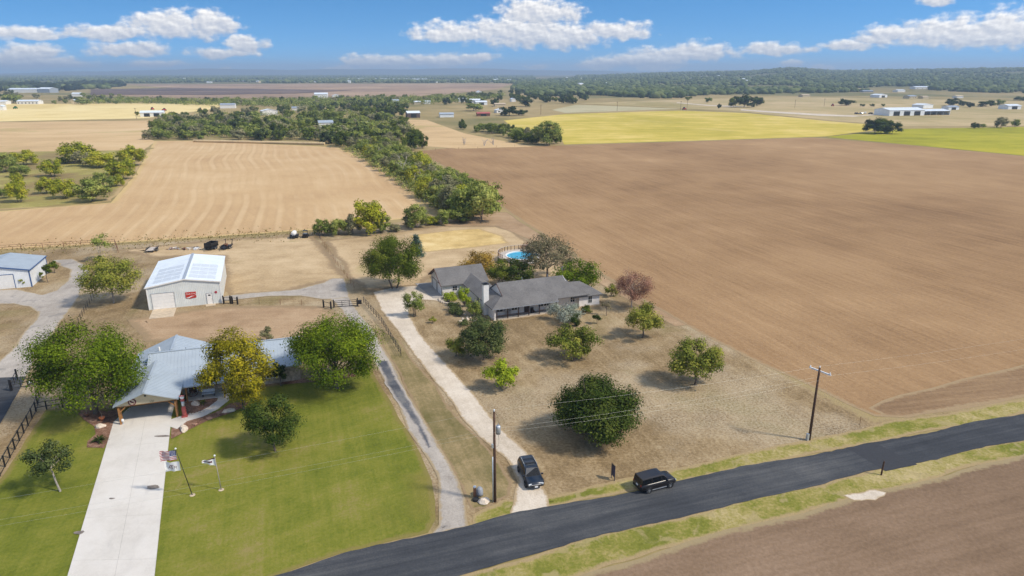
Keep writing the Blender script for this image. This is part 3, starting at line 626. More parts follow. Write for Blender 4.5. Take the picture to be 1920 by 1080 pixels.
# ---------------------------------------------------------------- trees
def leaves_np(rng, centers, radii, per, size, flat=.8, up=.35, spread=.55, tint_c=.22, tint_l=.09, lobes=None):
    """leaf quads scattered through clumps; returns co, faces, tint"""
    k = len(centers); per = np.asarray(per if np.ndim(per) else [per]*k); idx = np.repeat(np.arange(k), per); n = len(idx)
    d = rng.normal(size=(n, 3)); d /= np.linalg.norm(d, axis=1)[:, None]
    r = rng.random(n)**(spread)
    pos = centers[idx]+d*(radii[idx]*r)[:, None]*np.array([1, 1, flat])
    ow = pos-(lobes[idx] if lobes is not None else centers.mean(0)); ow /= np.linalg.norm(ow, axis=1)[:, None]+1e-6
    nor = d*.35+(ow*.75 if k < 400 else 0)+rng.normal(size=(n, 3))*.36+np.array([0, 0, up]); nor /= np.linalg.norm(nor, axis=1)[:, None]
    t = np.cross(nor, rng.normal(size=(n, 3))); t /= np.linalg.norm(t, axis=1)[:, None]+1e-9
    b = np.cross(nor, t); s = size*(.6+.8*rng.random(n)); a = (.45+.35*rng.random(n))
    v = np.stack([pos+t*s[:, None]*.5, pos+b*(s*a)[:, None]*.5+nor*(s*.12)[:, None], pos-t*s[:, None]*.5, pos-b*(s*a)[:, None]*.5+nor*(s*.12)[:, None]], 1).reshape(-1, 3)
    f = np.arange(4*n, dtype=np.int32).reshape(-1, 4)
    tc = .5+rng.normal(size=k)*tint_c; tint = np.clip(tc[idx]+rng.normal(size=n)*tint_l, 0, 1)
    return v, f, np.repeat(tint, 4)

LOBE = []
def clump_points(rng, n, rx, ry, z0, z1, shape='round', gap=0.):
    """clump centres gathered in lobes that together fill the crown's volume"""
    zc, rz = (z0+z1)/2, (z1-z0)/2; nl = max(4, min(16, n//8)); lob = []
    for i in range(nl):
        a = 2.399963*i+rng.normal()*.25; u = -0.75+1.7*(i+.5)/nl+rng.normal()*.08; u = max(-.85, min(.97, u)); q = math.sqrt(1-u*u); k = .66+.10*rng.random()
        lob.append(np.array([math.cos(a)*q*k, math.sin(a)*q*k, u*k]))
    lob.append(np.zeros(3)); out = []; LOBE.clear()
    while len(out) < n:
        li = rng.integers(0, len(lob)); c = lob[li]; d = rng.normal(size=3); d /= np.linalg.norm(d)
        p = c+d*.335*rng.random()**.4
        m = np.linalg.norm(p)
        if m > .92: p *= .92/m
        if shape == 'dome' and p[2] < 0: p[:2] *= min(1.7, .94/max(.5, math.sqrt(max(.01, 1-p[2]**2))))
        tz = p[2]
        if shape == 'pear': k = 1.28-.42*(tz+1)/2*1.3; p[0] *= k; p[1] *= k
        if shape == 'cone': k = max(.06, (1-tz)/2)*1.4; p[0] *= k; p[1] *= k
        out.append(np.array([p[0]*rx, p[1]*ry, p[2]*rz+zc])); LOBE.append(np.array([c[0]*rx*.9, c[1]*ry*.9, c[2]*rz*.9+zc-rz*.08]))
    return np.array(out)

def trunk_mesh(rng, h0, cl, r0, nlimb, lean=(0, 0), multi=1, sub=2):
    mb = MB(); cl = np.asarray(cl); order = rng.permutation(len(cl))[:nlimb]
    top = cl[:, 2].max()
    for m in range(multi):
        a = 6.28*m/multi+rng.random(); o = Vector((0, 0, 0)) if multi == 1 else Vector((math.cos(a), math.sin(a), 0))*r0*1.6
        rr = r0 if multi == 1 else r0*.62
        fork = Vector((lean[0]*.5+o.x*2.2, lean[1]*.5+o.y*2.2, h0))
        mid = o.lerp(fork, .5)+Vector((rng.normal()*.08, rng.normal()*.08, 0))
        mb.tube([o+Vector((0, 0, -.15)), o+Vector((0, 0, .12)), mid, fork], [rr*1.45, rr*1.1, rr*.92, rr*.8], 8)
        leader = Vector((lean[0]+float(cl[:, 0].mean())*.6, lean[1]+float(cl[:, 1].mean())*.6, h0+(top-h0)*.62))
        mb.tube([fork, fork.lerp(leader, .5)+Vector((rng.normal()*.2, rng.normal()*.2, 0)), leader], [rr*.8, rr*.5, rr*.18], 6)
        for i in order[m::multi]:
            e = Vector(cl[i].tolist()); s = fork.lerp(leader, min(.9, max(0, (e.z-h0)/(top-h0+.01)*.7*rng.random())))
            md = s.lerp(e, .5)+Vector((rng.normal()*.12, rng.normal()*.12, .12*(e-s).length))
            mb.tube([s, md, e], [rr*.42, rr*.24, rr*.07], 5, cap=False)
            for _ in range(sub):
                q = md.lerp(e, rng.random()*.7); e2 = q+Vector(rng.normal(size=3).tolist())*(e-s).length*.22; mb.tube([q, e2], [rr*.14, rr*.04], 4, cap=False)
    return mb

def tree(name, label, cat, base, h, w, leaf, z0=.22, shape='round', clumps=60, per=90, size=.34, seed=0, r_clump=.17, bark='bark', trunk_r=None, limbs=12,
         group=None, lean=(0, 0), multi=1, wy=None, flat=.8, dense=.5, tint_c=.2, up=.35):
    rng = np.random.default_rng(seed+100); rx = w/2; ry = (wy or w)/2
    cl = clump_points(rng, clumps, rx*.90, ry*.90, h*z0, h*.96, shape)
    lb = np.array(LOBE); cl[:, 0] += lean[0]; cl[:, 1] += lean[1]; lb[:, 0] += lean[0]; lb[:, 1] += lean[1]
    rad = (.65+.7*rng.random(clumps))*r_clump*w
    v, f, t = leaves_np(rng, cl, rad, per, size, flat, up, dense, tint_c*.8, lobes=lb)
    v[:, 2] = np.maximum(v[:, 2], .05)
    root = thing(name, label, cat, (base[0], base[1], 0), 0, group)
    link('crown', fast_mesh('crown', v, f, {'tint': t}), L[leaf], root)
    trunk_mesh(rng, max(.3, h*(z0+.06)), cl, trunk_r or max(.05, h*.022), limbs, lean, multi).build('trunk', M[bark], root, sm=True)
    return root
def ptree(bx, by, ty, wpx, name, label, leaf, cat='tree', **kw):
    """tree whose foot (or lowest foliage), top and crown width are read from the photograph; the crown is an ellipsoid seen from above"""
    kw.pop('dep', None); z0 = kw.get('z0', .22); w = 1.10*wpx/pxm(bx, by); r = w*.44
    tph = math.tan(PITCH+math.atan(((by+ty)/2-540)/F)); he = hgt(bx, by, ty)
    if z0 <= .12:
        v = math.sqrt(max((he/2)**2-(r*tph)**2, (.45*r)**2)); c = v*(1+z0)/(1-z0); h = c+v
        sink = max(0, math.sqrt((r*tph)**2+v*v)-c); k = 1/math.sqrt(1+tph*tph)
        by2 = by-sink*k*pxm(bx, by); b = gp(bx, by2)
    else:
        h = he
        for _ in range(12):
            c, v = h*(1+z0)/2, h*(1-z0)/2; h += (he-(c+math.sqrt((r*tph)**2+v*v)))*.6
        h = max(h, .55*he); b = gp(bx, by)
    kw.setdefault('seed', int(bx*7+by)); return tree(name, label, cat, b, h, w, leaf, **kw)
# ---------------------------------------------------------------- buildings
def wbox(mb, ax, val, sg, u0, u1, z0, z1, d0, d1):
    """box lying on a wall: ax 'y' wall at y=val facing sg, u along the wall, from d0 to d1 proud"""
    a, b = sorted((val+sg*d0, val+sg*d1))
    return mb.bb(u0, u1, a, b, z0, z1) if ax == 'y' else mb.bb(a, b, u0, u1, z0, z1)
def window(parent, ax, val, sg, u, w, z0, h, frame='white', name='window', bars=True):
    mb = MB(); t = .07
    for (a, b, c, d) in ((u-w/2-t, u+w/2+t, z0-t, z0), (u-w/2-t, u+w/2+t, z0+h, z0+h+t), (u-w/2-t, u-w/2, z0, z0+h), (u+w/2, u+w/2+t, z0, z0+h)): wbox(mb, ax, val, sg, a, b, c, d, -.02, .06)
    if bars:
        wbox(mb, ax, val, sg, u-.025, u+.025, z0, z0+h, .0, .035); wbox(mb, ax, val, sg, u-w/2, u-.025, z0+h/2-.02, z0+h/2+.02, .0, .03); wbox(mb, ax, val, sg, u+.025, u+w/2, z0+h/2-.02, z0+h/2+.02, .0, .03)
    o = mb.build(name, M[frame], parent)
    wbox(MB(), ax, val, sg, u-w/2, u+w/2, z0, z0+h, -.01, .012).build('pane', M['glass'], o); return o
def door(parent, ax, val, sg, u, w, h, mat, name='door', z0=.1, knob=True):
    o = wbox(MB(), ax, val, sg, u-w/2, u+w/2, z0, z0+h, -.02, .04).build(name, M[mat], parent)
    f = MB(); t = .08
    wbox(f, ax, val, sg, u-w/2-t, u-w/2, z0, z0+h+t, -.02, .065); wbox(f, ax, val, sg, u+w/2, u+w/2+t, z0, z0+h+t, -.02, .065); wbox(f, ax, val, sg, u-w/2, u+w/2, z0+h, z0+h+t, -.02, .065)
    f.build('door_frame', M['grey_plastic'] if mat != 'dark_wood' else M['white'], o)
    if knob: wbox(MB(), ax, val, sg, u+w*.36, u+w*.44, z0+h*.45, z0+h*.5, .04, .09).build('handle', M['steel'], o)
    return o
def roll_door(parent, ax, val, sg, u, w, h, mat, panels=4, trim='grey_plastic'):
    o = MB(); t = .12
    wbox(o, ax, val, sg, u-w/2-t, u-w/2, .02, h+t, -.02, .06); wbox(o, ax, val, sg, u+w/2, u+w/2+t, .02, h+t, -.02, .06); wbox(o, ax, val, sg, u-w/2, u+w/2, h, h+t, -.02, .06)
    r = o.build('garage_door', M[trim], parent)
    for i in range(panels):
        wbox(MB(), ax, val, sg, u-w/2, u+w/2, .02+i*h/panels+.015, .02+(i+1)*h/panels-.02, -.02, .025).build('door_panel', M[mat], r)
    return r
def clip_lines(poly, axis, spacing):
    """segments where lines along `axis` cross a polygon"""
    k = 0 if axis == 'y' else 1; lo = min(p[k] for p in poly); hi = max(p[k] for p in poly); c = lo+spacing*.5; segs = []
    while c < hi:
        xs = []
        for i in range(len(poly)):
            a, b = poly[i], poly[(i+1) % len(poly)]
            if (a[k] <= c) != (b[k] <= c): t = (c-a[k])/(b[k]-a[k]); xs.append(a[1-k]+t*(b[1-k]-a[1-k]))
        xs.sort()
        for j in range(0, len(xs)-1, 2):
            if xs[j+1]-xs[j] > .15: segs.append((c, xs[j]+.02, xs[j+1]-.02))
        c += spacing
    return segs
def roof_plane(parent, name, poly, zf, mat, t=.14, ribs=None, spacing=.45, rh=.045):
    ar = sum(poly[i][0]*poly[(i+1) % len(poly)][1]-poly[(i+1) % len(poly)][0]*poly[i][1] for i in range(len(poly)))
    if ar < 0: poly = poly[::-1]
    o = MB().slab([(x, y, zf(x, y)) for x, y in poly], t).build(name, M[mat], parent)
    if ribs:
        mb = MB()
        for c, a, b in clip_lines(poly, ribs, spacing):
            P, Q = ((c, a), (c, b)) if ribs == 'y' else ((a, c), (b, c))
            mb.beam((P[0], P[1], zf(*P)+rh*.4), (Q[0], Q[1], zf(*Q)+rh*.4), .05, rh)
        tag(mb.build('roof_ribs', M[mat], o), kind='stuff')
    return o

def grey_house():
    a = math.radians(22.0); h = thing('ranch_house', 'long white ranch house with dark grey shingle roof and porch', 'house', (-3.35, 112.75, 0), a)
    ze, k, yr = 2.36, .53, 5.6; zf = lambda x, y: ze+k*y
    zr = ze+k*yr; zw = ze+k*2.39; gy = 16.6; gr = 21.1; zg = ze+k*(gr-gy)
    # walls
    MB().prism_x([(2.2, 0), (10.9, 0), (10.9, 2.3), (5.6, zr-.22), (2.2, 3.25)], 2.95, 15.95).build('wall', M['white_brick'], h)
    w = MB().bb(.45, 4.3, 2.2, gy+.6, 0, 2.25).bb(.45, .7, .45, 2.2, 0, 2.25).build('wall', M['white_brick'], h)
    MB().bb(15.95, 19.0, 2.2, 9.6, 0, 2.3).build('wall', M['white_brick'], h)
    MB().bb(17.6, 21.9, 1.25, 9.8, .25, 2.3).build('wall', M['white_brick'], h)
    MB().bb(17.55, 21.95, 1.2, 9.85, 0, .25).build('footing', M['concrete_warm'], h)
    MB().prism_x([(gy+.5, 0), (2*gr-gy-.5, 0), (2*gr-gy-.5, 2.3), (gr, zg-.2), (gy+.5, 2.3)], -4.15, 4.9).build('garage_wall', M['white_brick'], h)
    # roof planes
    roof_plane(h, 'roof', [(-.1, 0), (12.8, 0), (12.8, .55), (19.4, .55), (16.6, 3.9), (16.11, yr), (2.79, yr), (2.79, 2.45), (2.39, 2.39)], zf, 'shingle')
    roof_plane(h, 'roof', [(2.79, yr+.005), (16.11, yr+.005), (16.11, 11.4), (2.79, 11.4)], lambda x, y: zr-k*(y-yr), 'shingle')
    roof_plane(h, 'roof', [(-.1, 0.02), (2.385, 2.4), (2.385, gy+2.4), (-.1, gy-.05)], lambda x, y: ze+k*max(0, x+.0), 'shingle')
    roof_plane(h, 'roof', [(2.395, 2.46), (4.9, 2.46), (4.9, gy-.05), (2.395, gy+2.4)], lambda x, y: zw-k*(x-2.39), 'shingle')
    roof_plane(h, 'roof', [(-4.6, gy), (5.4, gy), (5.4, gr), (-4.6, gr)], lambda x, y: ze+.012+k*(y-gy), 'shingle')
    roof_plane(h, 'roof', [(-4.6, gr+.005), (5.4, gr+.005), (5.4, 2*gr-gy), (-4.6, 2*gr-gy)], lambda x, y: zg+.012-k*(y-gr), 'shingle')
    zrw = 3.83; kf = (zrw-ze)/(yr-.75)
    roof_plane(h, 'roof', [(16.2, .75), (22.43, .75), (19.8, yr), (16.2, yr)], lambda x, y: ze-.06+kf*(y-.75), 'shingle')
    roof_plane(h, 'roof', [(16.2, yr+.005), (19.8, yr+.005), (22.43, 10.45), (16.2, 10.45)], lambda x, y: zrw-.06-kf*(y-yr), 'shingle')
    roof_plane(h, 'roof', [(22.44, .76), (22.44, 10.44), (19.81, yr)], lambda x, y: ze-.06+(zrw-ze)*(22.43-x)/2.63, 'shingle')
    fs = MB()
    fs.beam((-4.62, gy-.02, ze-.06), (-4.62, gr, zg-.06), .06, .24).beam((-4.62, 2*gr-gy+.02, ze-.06), (-4.62, gr, zg-.06), .06, .24); fs.build('fascia', M['fascia'], h)
    MB().beam((2.76, 2.6, zf(0, 2.6)-.05), (2.76, yr, zr-.05), .05, .2).build('fascia', M['fascia'], h); MB().beam((16.14, 4.2, zf(0, 4.2)-.05), (16.14, yr, zr-.05), .05, .2).build('fascia', M['white'], h)
    MB().beam((-.13, 0, ze-.1), (12.8, -.03, ze-.1), .04, .16).build('gutter', M['grey_plastic'], h)
    # chimney
    ch = MB().bb(-.25, .75, 4.0, 4.9, 0, 5.75).build('chimney', M['white'], h)
    MB().bb(-.32, .82, 3.93, 4.97, 5.75, 5.86).bb(0, .5, 4.2, 4.7, 5.86, 6.0).build('chimney_cap', M['black'], ch)
    # porch
    MB().bb(.3, 12.7, .3, 2.15, 0, .16).build('porch_slab', M['concrete_warm'], h)
    MB().bb(.75, 12.6, .55, 2.13, .16, .175).build('porch_floor', M['concrete_grey'], h)
    xs = [.95, 3.0, 5.05, 7.1, 9.15, 11.2, 12.55]
    for x in xs: MB().bb(x-.07, x+.07, .42, .56, .16, 2.24).build('porch_post', M['dark_wood'], h)
    for x0, x1 in zip(xs[:3], xs[1:4]): MB().bb(x0+.07, x1-.07, .46, .52, .82, .90).build('porch_rail', M['dark_wood'], h)
    MB().bb(xs[4]+.07, xs[5]-.07, .46, .52, .82, .90).build('porch_rail', M['dark_wood'], h)
    for u, ww in ((2.1, 1.2), (4.95, 1.15)):
        window(h, 'y', 2.2, -1, u, ww, .95, 1.05, 'white')
        for s in (-1, 1): wbox(MB(), 'y', 2.2, -1, u+s*(ww/2+.28)-.18, u+s*(ww/2+.28)+.18, .92, 2.04, -.01, .04).build('shutter', M['grey_plastic'], h)
    door(h, 'y', 2.2, -1, 7.35, 1.0, 2.05, 'dark_wood', 'front_door', .18)
    for u in (10.2, 11.35): window(h, 'y', 2.2, -1, u, .95, .95, 1.05, 'white')
    window(h, 'y', 2.2, -1, 16.7, .85, 1.0, 1.0, 'white')
    window(h, 'y', 1.25, -1, 19.9, .75, .7, 1.35, 'white')
    window(h, 'x', .45, -1, 9.0, 1.0, .95, 1.1, 'white'); window(h, 'y', gy+.5, -1, -1.6, .9, 1.0, .9, 'white')
    for u in (gy+2.35, gy+6.0): roll_door(h, 'x', -4.15, -1, u, 2.7, 2.1, 'white', 4, 'dark_wood')
    for x in (8.2, 13.4): MB().tube([(x, 6.4, 4.6), (x, 6.4, 5.6)], .06, 6).build('roof_vent', M['grey_plastic'], h)
    MB().bb(8.05, 8.65, 1.5, 2.0, .175, .6).bb(8.05, 8.65, 1.95, 2.05, .6, 1.05).build('porch_bench', M['dark_wood'], None, h.matrix_basis @ Vector((0, 0, 0)), a)
    tag(bpy.data.objects['porch_bench'], 'small dark bench beside the front door on the porch', 'bench')
    return h
grey_house()

def metal_house():
    a = math.radians(18.2); h = thing('metal_roof_house', 'tan stone house with pale blue metal roof and timber carport', 'house', (-49.95, 87.34, 0), a)
    zm = 4.9; k = .47
    f1 = lambda x, y: zm+k*y
    MB().prism_x([(-4.5, 0), (4.6, 0), (4.6, 2.55), (0, zm-.22), (-4.5, 2.6)], 9.6, 19.3).build('wall', M['stone'], h)
    MB().prism_x([(-4.3, 0), (4.6, 0), (4.6, 2.55), (0, zm-.22), (-3.0, 3.2), (-4.3, 2.75)], -.1, 9.6).build('wall', M['stone'], h)
    MB().bb(-2.4, 7.4, 4.6, 5.9, 0, 2.6).build('wall', M['stone'], h)
    roof_plane(h, 'roof', [(-.3, 0), (19.7, 0), (19.7, -4.95), (9.75, -4.95), (9.75, -3), (-.3, -3)], f1, 'metal_roof', ribs='y')
    zb = f1(0, -3); kp = .235; fp = lambda x, y: zb-.006+kp*(y+3)
    roof_plane(h, 'porch_roof', [(2.5, -3.01), (9.75, -3.01), (9.75, -7.45), (4.4, -7.45), (4.35, -6.0)], fp, 'metal_roof', ribs='y')
    roof_plane(h, 'roof', [(-.3, .005), (19.7, .005), (19.7, 4.95), (-.3, 4.95)], lambda x, y: zm-k*y, 'metal_roof', ribs='y')
    zw2 = zm+.05; kw = .41
    roof_plane(h, 'rear_roof', [(2.5, .3), (2.5, 6.3), (-2.95, 6.3), (-2.95, -.6), (-.4, -.6), (-.4, .3)], lambda x, y: zw2-kw*(2.5-x), 'metal_roof', ribs='x', spacing=.6)
    roof_plane(h, 'rear_roof', [(2.505, .3), (7.95, 3.6), (7.95, 6.3), (2.505, 6.3)], lambda x, y: zw2-kw*(x-2.5), 'metal_roof', ribs='x', spacing=.6)
    MB().beam((-.3, 0, zm+.03), (19.7, 0, zm+.03), .3, .06).build('ridge_cap', M['metal_roof'], h)
    MB().beam((2.5, .35, zw2+.03), (2.5, 6.3, zw2+.03), .3, .06).build('ridge_cap', M['metal_roof'], h)
    # carport
    cx, zc = .83, 4.35; hw = 3.7; kc = (zc-2.72)/hw
    roof_plane(h, 'carport_roof', [(cx, -12.0), (cx, -1.2), (cx-hw, -1.2), (cx-hw, -11.45)], lambda x, y: zc-kc*(cx-x), 'metal_roof', ribs='x', spacing=.42)
    roof_plane(h, 'carport_roof', [(cx+.005, -12.0), (cx+hw, -11.45), (cx+hw, -6.15), (cx+2.0, -2.95), (cx+.005, -1.1)], lambda x, y: zc-kc*(x-cx), 'metal_roof', ribs='x', spacing=.42)
    MB().beam((cx, -12.0, zc+.03), (cx, -1.4, zc+.03), .28, .06).build('ridge_cap', M['metal_roof'], h)
    MB().prism_y([(cx-3.35, 2.55), (cx+3.35, 2.55), (cx+3.35, 2.72), (cx, zc-.2), (cx-3.35, 2.72)], -11.2, -11.05).build('carport_gable', M['tan_wall'], h)
    MB().bb(cx-3.4, cx+3.4, -4.55, -4.4, 0, 3.0).build('carport_back_wall', M['stone'], h)
    MB().bb(cx-3.4, cx+3.4, -10.9, -10.7, 2.3, 2.5).bb(cx-3.35, cx-3.2, -11, -4.5, 2.35, 2.55).bb(cx+3.2, cx+3.35, -11, -4.5, 2.35, 2.55).build('carport_beam', M['wood'], h)
    for x in (cx-3.2, cx+3.2):
        for y in (-11.1, -10.4, -6.0): MB().bb(x-.1, x+.1, y-.1, y+.1, .1, 2.35).build('carport_post', M['wood'], h)
        s = -1 if x > cx else 1
        MB().beam((x+s*.1, -11.1, 1.75), (x+s*.75, -11.1, 2.32), .12, .12).build('carport_brace', M['wood'], h)
    # house number on the gable
    text_mesh('gable_lettering', '131', .40, M['black'], h, (cx+.35, -11.215, 2.62), (math.pi/2, 0, 0))
    g = MB(); g.lathe([(0, 0), (.46, 0), (.46, .05), (0, .05)], 20); o = g.build('round_emblem', M['maroon'], h, (cx-1.55, -11.22, 2.98)); o.rotation_euler = (math.pi/2, 0, 0)
    MB().lathe([(0, 0), (.33, 0), (.33, .012), (0, .012)], 20).build('emblem_disc', M['concrete_warm'], o, (0, 0, .05)); MB().beam((-.2, .16, .07), (.2, -.16, .07), .16, .012).build('emblem_mark', M['maroon'], o)
    MB().lathe([(0, 0), (.12, 0), (.12, .03), (0, .03)], 12).build('gable_lamp', M['black'], h, (cx, -11.24, 3.6)).rotation_euler = (math.pi/2, 0, 0)
    # porch: dark window, stone wall, posts
    MB().bb(4.6, 9.6, -6.9, -4.3, 0, .14).build('porch_slab', M['concrete'], h)
    for x in (4.8, 9.4): MB().bb(x-.09, x+.09, -7.2, -7.02, .0, fp(0, -7.1)-.12).build('porch_post', M['wood'], h)
    window(h, 'y', -4.3, -1, 8.0, 1.7, .95, 1.2, 'dark_wood'); door(h, 'y', -4.3, -1, 5.2, 1.0, 2.1, 'dark_wood', 'front_door', .14)
    window(h, 'y', -4.5, -1, 15.6, 1.5, .95, 1.1, 'white'); window(h, 'y', -4.5, -1, 12.4, 1.2, .95, 1.1, 'white')
    for (x, y, r, hh) in ((.6, 2.6, .12, .55), (4.2, 1.4, .07, .4), (11.2, 1.2, .07, .4), (6.0, 3.2, .1, .4)):
        z = zw2-kw*abs(x-2.5) if x < 7.9 and y > .3 else zm-k*y
        MB().tube([(x, y, z-.1), (x, y, z+hh)], r, 8).build('roof_vent', M['white'] if r > .1 else M['grey_plastic'], h)
    return h

def text_mesh(name, txt, size, mat, parent, loc, rot, align='LEFT', label=None):
    c = bpy.data.curves.new(name, 'FONT'); c.body = txt; c.size = size; c.extrude = .004; c.align_x = align
    t = bpy.data.objects.new(name+'_tmp', c); COL.objects.link(t)
    dg = bpy.context.evaluated_depsgraph_get(); me = bpy.data.meshes.new_from_object(t.evaluated_get(dg))
    bpy.data.objects.remove(t, do_unlink=True); bpy.data.curves.remove(c); me.name = name; me.materials.clear()
    o = link(name, me, mat, parent, loc); o.rotation_euler = rot; return o
metal_house()

def workshop():
    a = math.radians(19.5); h = thing('workshop', 'large white metal workshop with red sign and roll door', 'workshop', (-66.9, 118.9, 0), a)
    W, D, E, P = 12.45, 19.5, 4.35, 5.35; c = W*.52
    MB().prism_y([(0, .1), (W, .1), (W, E), (c, P), (0, E)], 0, D).build('wall', M['cream_panel'], h)
    MB().bb(-.05, W+.05, -.05, D+.05, 0, .14).build('footing', M['concrete_warm'], h)
    zl = lambda x, y: E+.1+(P-E)*(x/c); zr_ = lambda x, y: E+.1+(P-E)*((W-x)/(W-c))
    roof_plane(h, 'roof', [(-.25, -.15), (c-.01, -.15), (c-.01, D+.15), (-.25, D+.15)], zl, 'white_roof', .1, 'x', .9, .03)
    roof_plane(h, 'roof', [(c+.01, -.15), (W+.25, -.15), (W+.25, D+.15), (c+.01, D+.15)], zr_, 'white_roof', .1, 'x', .9, .03)
    MB().beam((c-.02, -.2, P+.15), (c-.02, D+.2, P+.15), .5, .06).build('ridge_cap', M['steel'], h)
    MB().beam((-.3, -.22, E), (c, -.22, P+.07), .05, .22).beam((W+.3, -.22, E), (c, -.22, P+.07), .05, .22).build('rake_trim', M['white'], h)
    MB().bb(-.06, .1, -.06, .1, .1, E).build('corner_trim', M['white'], h); MB().bb(W-.1, W+.06, -.06, .1, .1, E).build('corner_trim', M['white'], h)
    for zf_, x0, x1 in ((zl, .9, c-.8), (zr_, c+.6, W-.7)):
        for i in range(4):
            for j in range(3):
                u0 = x0+(x1-x0)*j/3+.05; u1 = x0+(x1-x0)*(j+1)/3-.05; v0 = 1.2+i*2.7; v1 = v0+2.3
                MB().slab([(u0, v0, zf_(u0, v0)+.05), (u1, v0, zf_(u1, v0)+.05), (u1, v1, zf_(u1, v1)+.05), (u0, v1, zf_(u0, v1)+.05)], .035).build('skylight', M['skylight'], h)
    roll_door(h, 'y', 0, -1, 2.55, 3.7, 3.1, 'white', 5, 'steel')
    d_ = door(h, 'y', 0, -1, 10.4, .95, 2.1, 'white', 'door', .14); wbox(MB(), 'y', 0, -1, 10.2, 10.6, 1.75, 2.0, .04, .055).build('pane', M['glass'], d_)
    MB().bb(9.6, 11.3, -1.1, -.06, 0, .13).build('step', M['concrete_warm'], h)
    MB().bb(.55, 4.55, -5.2, -.08, 0, .12).build('ramp', M['concrete_warm'], h)
    s = MB().prism_y([(6.35, 1.75), (7.1, 1.58), (8.15, 1.72), (8.15, 2.15), (8.0, 2.3), (8.15, 2.45), (8.15, 2.85), (6.35, 2.85)], -.08, -.03).build('sign', M['red'], h)
    text_mesh('sign_lettering', 'Coca-Cola', .36, M['flag_white'], s, (6.43, -.085, 2.4), (math.pi/2, 0, 0))
    MB().prism_y([(6.4, 1.82), (6.9, 1.7), (7.4, 1.95), (7.95, 2.1), (7.3, 2.07), (6.9, 1.9)], -.088, -.082).build('sign_swoosh', M['flag_white'], s)
    o = MB().lathe([(0, 0), (.24, 0), (.24, .04), (0, .04)], 16).build('round_sign', M['red'], h, (11.6, -.02, 2.35)); o.rotation_euler = (math.pi/2, 0, 0)
    MB().lathe([(0, 0), (.09, 0), (.09, .012), (0, .012)], 12).build('sign_centre', M['navy_print'], o, (0, 0, .04))
workshop()

def blue_shed():
    a = math.radians(19); h = thing('blue_trim_shed', 'white metal shed with blue trim at the left edge', 'shed', (-98.4, 133.6, 0), a)
    W, D, E, P = 12.5, 11.5, 3.6, 4.8; c = W/2
    MB().prism_y([(-W, 0), (0, 0), (0, E), (-c, P), (-W, E)], 0, D).build('wall', M['white_panel'], h)
    roof_plane(h, 'roof', [(-W-.2, -.15), (-c-.01, -.15), (-c-.01, D+.15), (-W-.2, D+.15)], lambda x, y: E+.09+(P-E)*((x+W)/c), 'metal_roof', .1, 'x', .6)
    roof_plane(h, 'roof', [(-c+.01, -.15), (.2, -.15), (.2, D+.15), (-c+.01, D+.15)], lambda x, y: E+.09+(P-E)*(-x/c), 'metal_roof', .1, 'x', .6)
    t = MB(); t.beam((.22, -.2, E-.02), (-c, -.2, P+.02), .06, .26).beam((-W-.22, -.2, E-.02), (-c, -.2, P+.02), .06, .26).bb(-.12, .06, -.06, .12, 0, E-.1).bb(-.05, .07, D-.12, D+.07, 0, E-.1).beam((.22, -.2, E-.05), (.22, D+.2, E-.05), .06, .22)
    t.build('blue_trim', M['blue_trim'], h)
    roll_door(h, 'y', 0, -1, -5.0, 4.2, 2.9, 'white', 6, 'blue_trim')
blue_shed()

# ---------------------------------------------------------------- fences and gates
def fence(name, label, pts, post_h, post_w, spacing, rails, mat='black', rail_r=.03, mesh=False, tube=True, top_flush=False):
    root = thing(name, label, 'fence', (0, 0, 0)); P = [Vector(gp(*p)) for p in pts]
    pm_ = MB().bb(-post_w/2, post_w/2, -post_w/2, post_w/2, -.2, post_h).mesh('post')
    for i in range(len(P)-1):
        a, b = P[i], P[i+1]; Ln = (b-a).length; n = max(1, round(Ln/spacing)); ang = math.atan2((b-a).y, (b-a).x)
        for j in range(n+(1 if i == len(P)-2 else 0)):
            q = a.lerp(b, j/n); link('post', pm_, M[mat], root, (q.x, q.y, 0), ang)
        for z in rails:
            mb = MB()
            if tube: mb.tube([(a.x, a.y, z), (b.x, b.y, z)], rail_r, 5)
            else: mb.beam((a.x, a.y, z), (b.x, b.y, z), .045, rail_r*2)
            mb.build('rail' if rail_r > .012 else 'wire', M[mat], root)
        if mesh:
            mb = MB(); k = int(Ln/.32)
            for j in range(1, k): q = a.lerp(b, j/k); mb.tube([(q.x, q.y, .05), (q.x, q.y, rails[0])], .006, 3, False)
            for z in np.linspace(.1, rails[0]-.1, 4): mb.tube([(a.x, a.y, z), (b.x, b.y, z)], .006, 3, False)
            tag(mb.build('wire_mesh', M['black'], root), kind='stuff')
    return root
fence('black_fence', 'black post fence with wire mesh beside the left lawn', [(-40,958),(0,893),(68,772),(80,722)], 1.45, .14, 2.1, [1.35, .12], 'black', .045, True, False)
fence('black_fence', 'short black fence from lawn corner to under the big oak', [(68,772),(88,768),(118,764),(152,758)], 1.3, .13, 2.3, [1.2, .55], 'black', .04, False, False)
fence('pipe_fence', 'black pipe fence running along the pale driveway past the gate', [(682,568),(716,607),(752,668)], 1.25, .07, 1.9, [1.2, .8, .4], 'black', .035)
fence('pipe_fence', 'brown pipe fence along the stubble field at far left', [(-40,474),(0,471),(120,464),(216,459),(222,474)], 1.5, .09, 4.2, [1.45, .95, .45], 'rust', .04)
fence('wire_fence', 'thin wire fence from workshop towards the driveway gate', [(447,569),(606,574)], 1.2, .05, 3.9, [1.1, .75, .4], 'rust', .01)
fence('wire_fence', 'thin wire fence climbing from the gate to the hedge corner', [(664,540),(634,500),(602,452)], 1.3, .055, 3.4, [1.2, .8, .4], 'rust', .01)
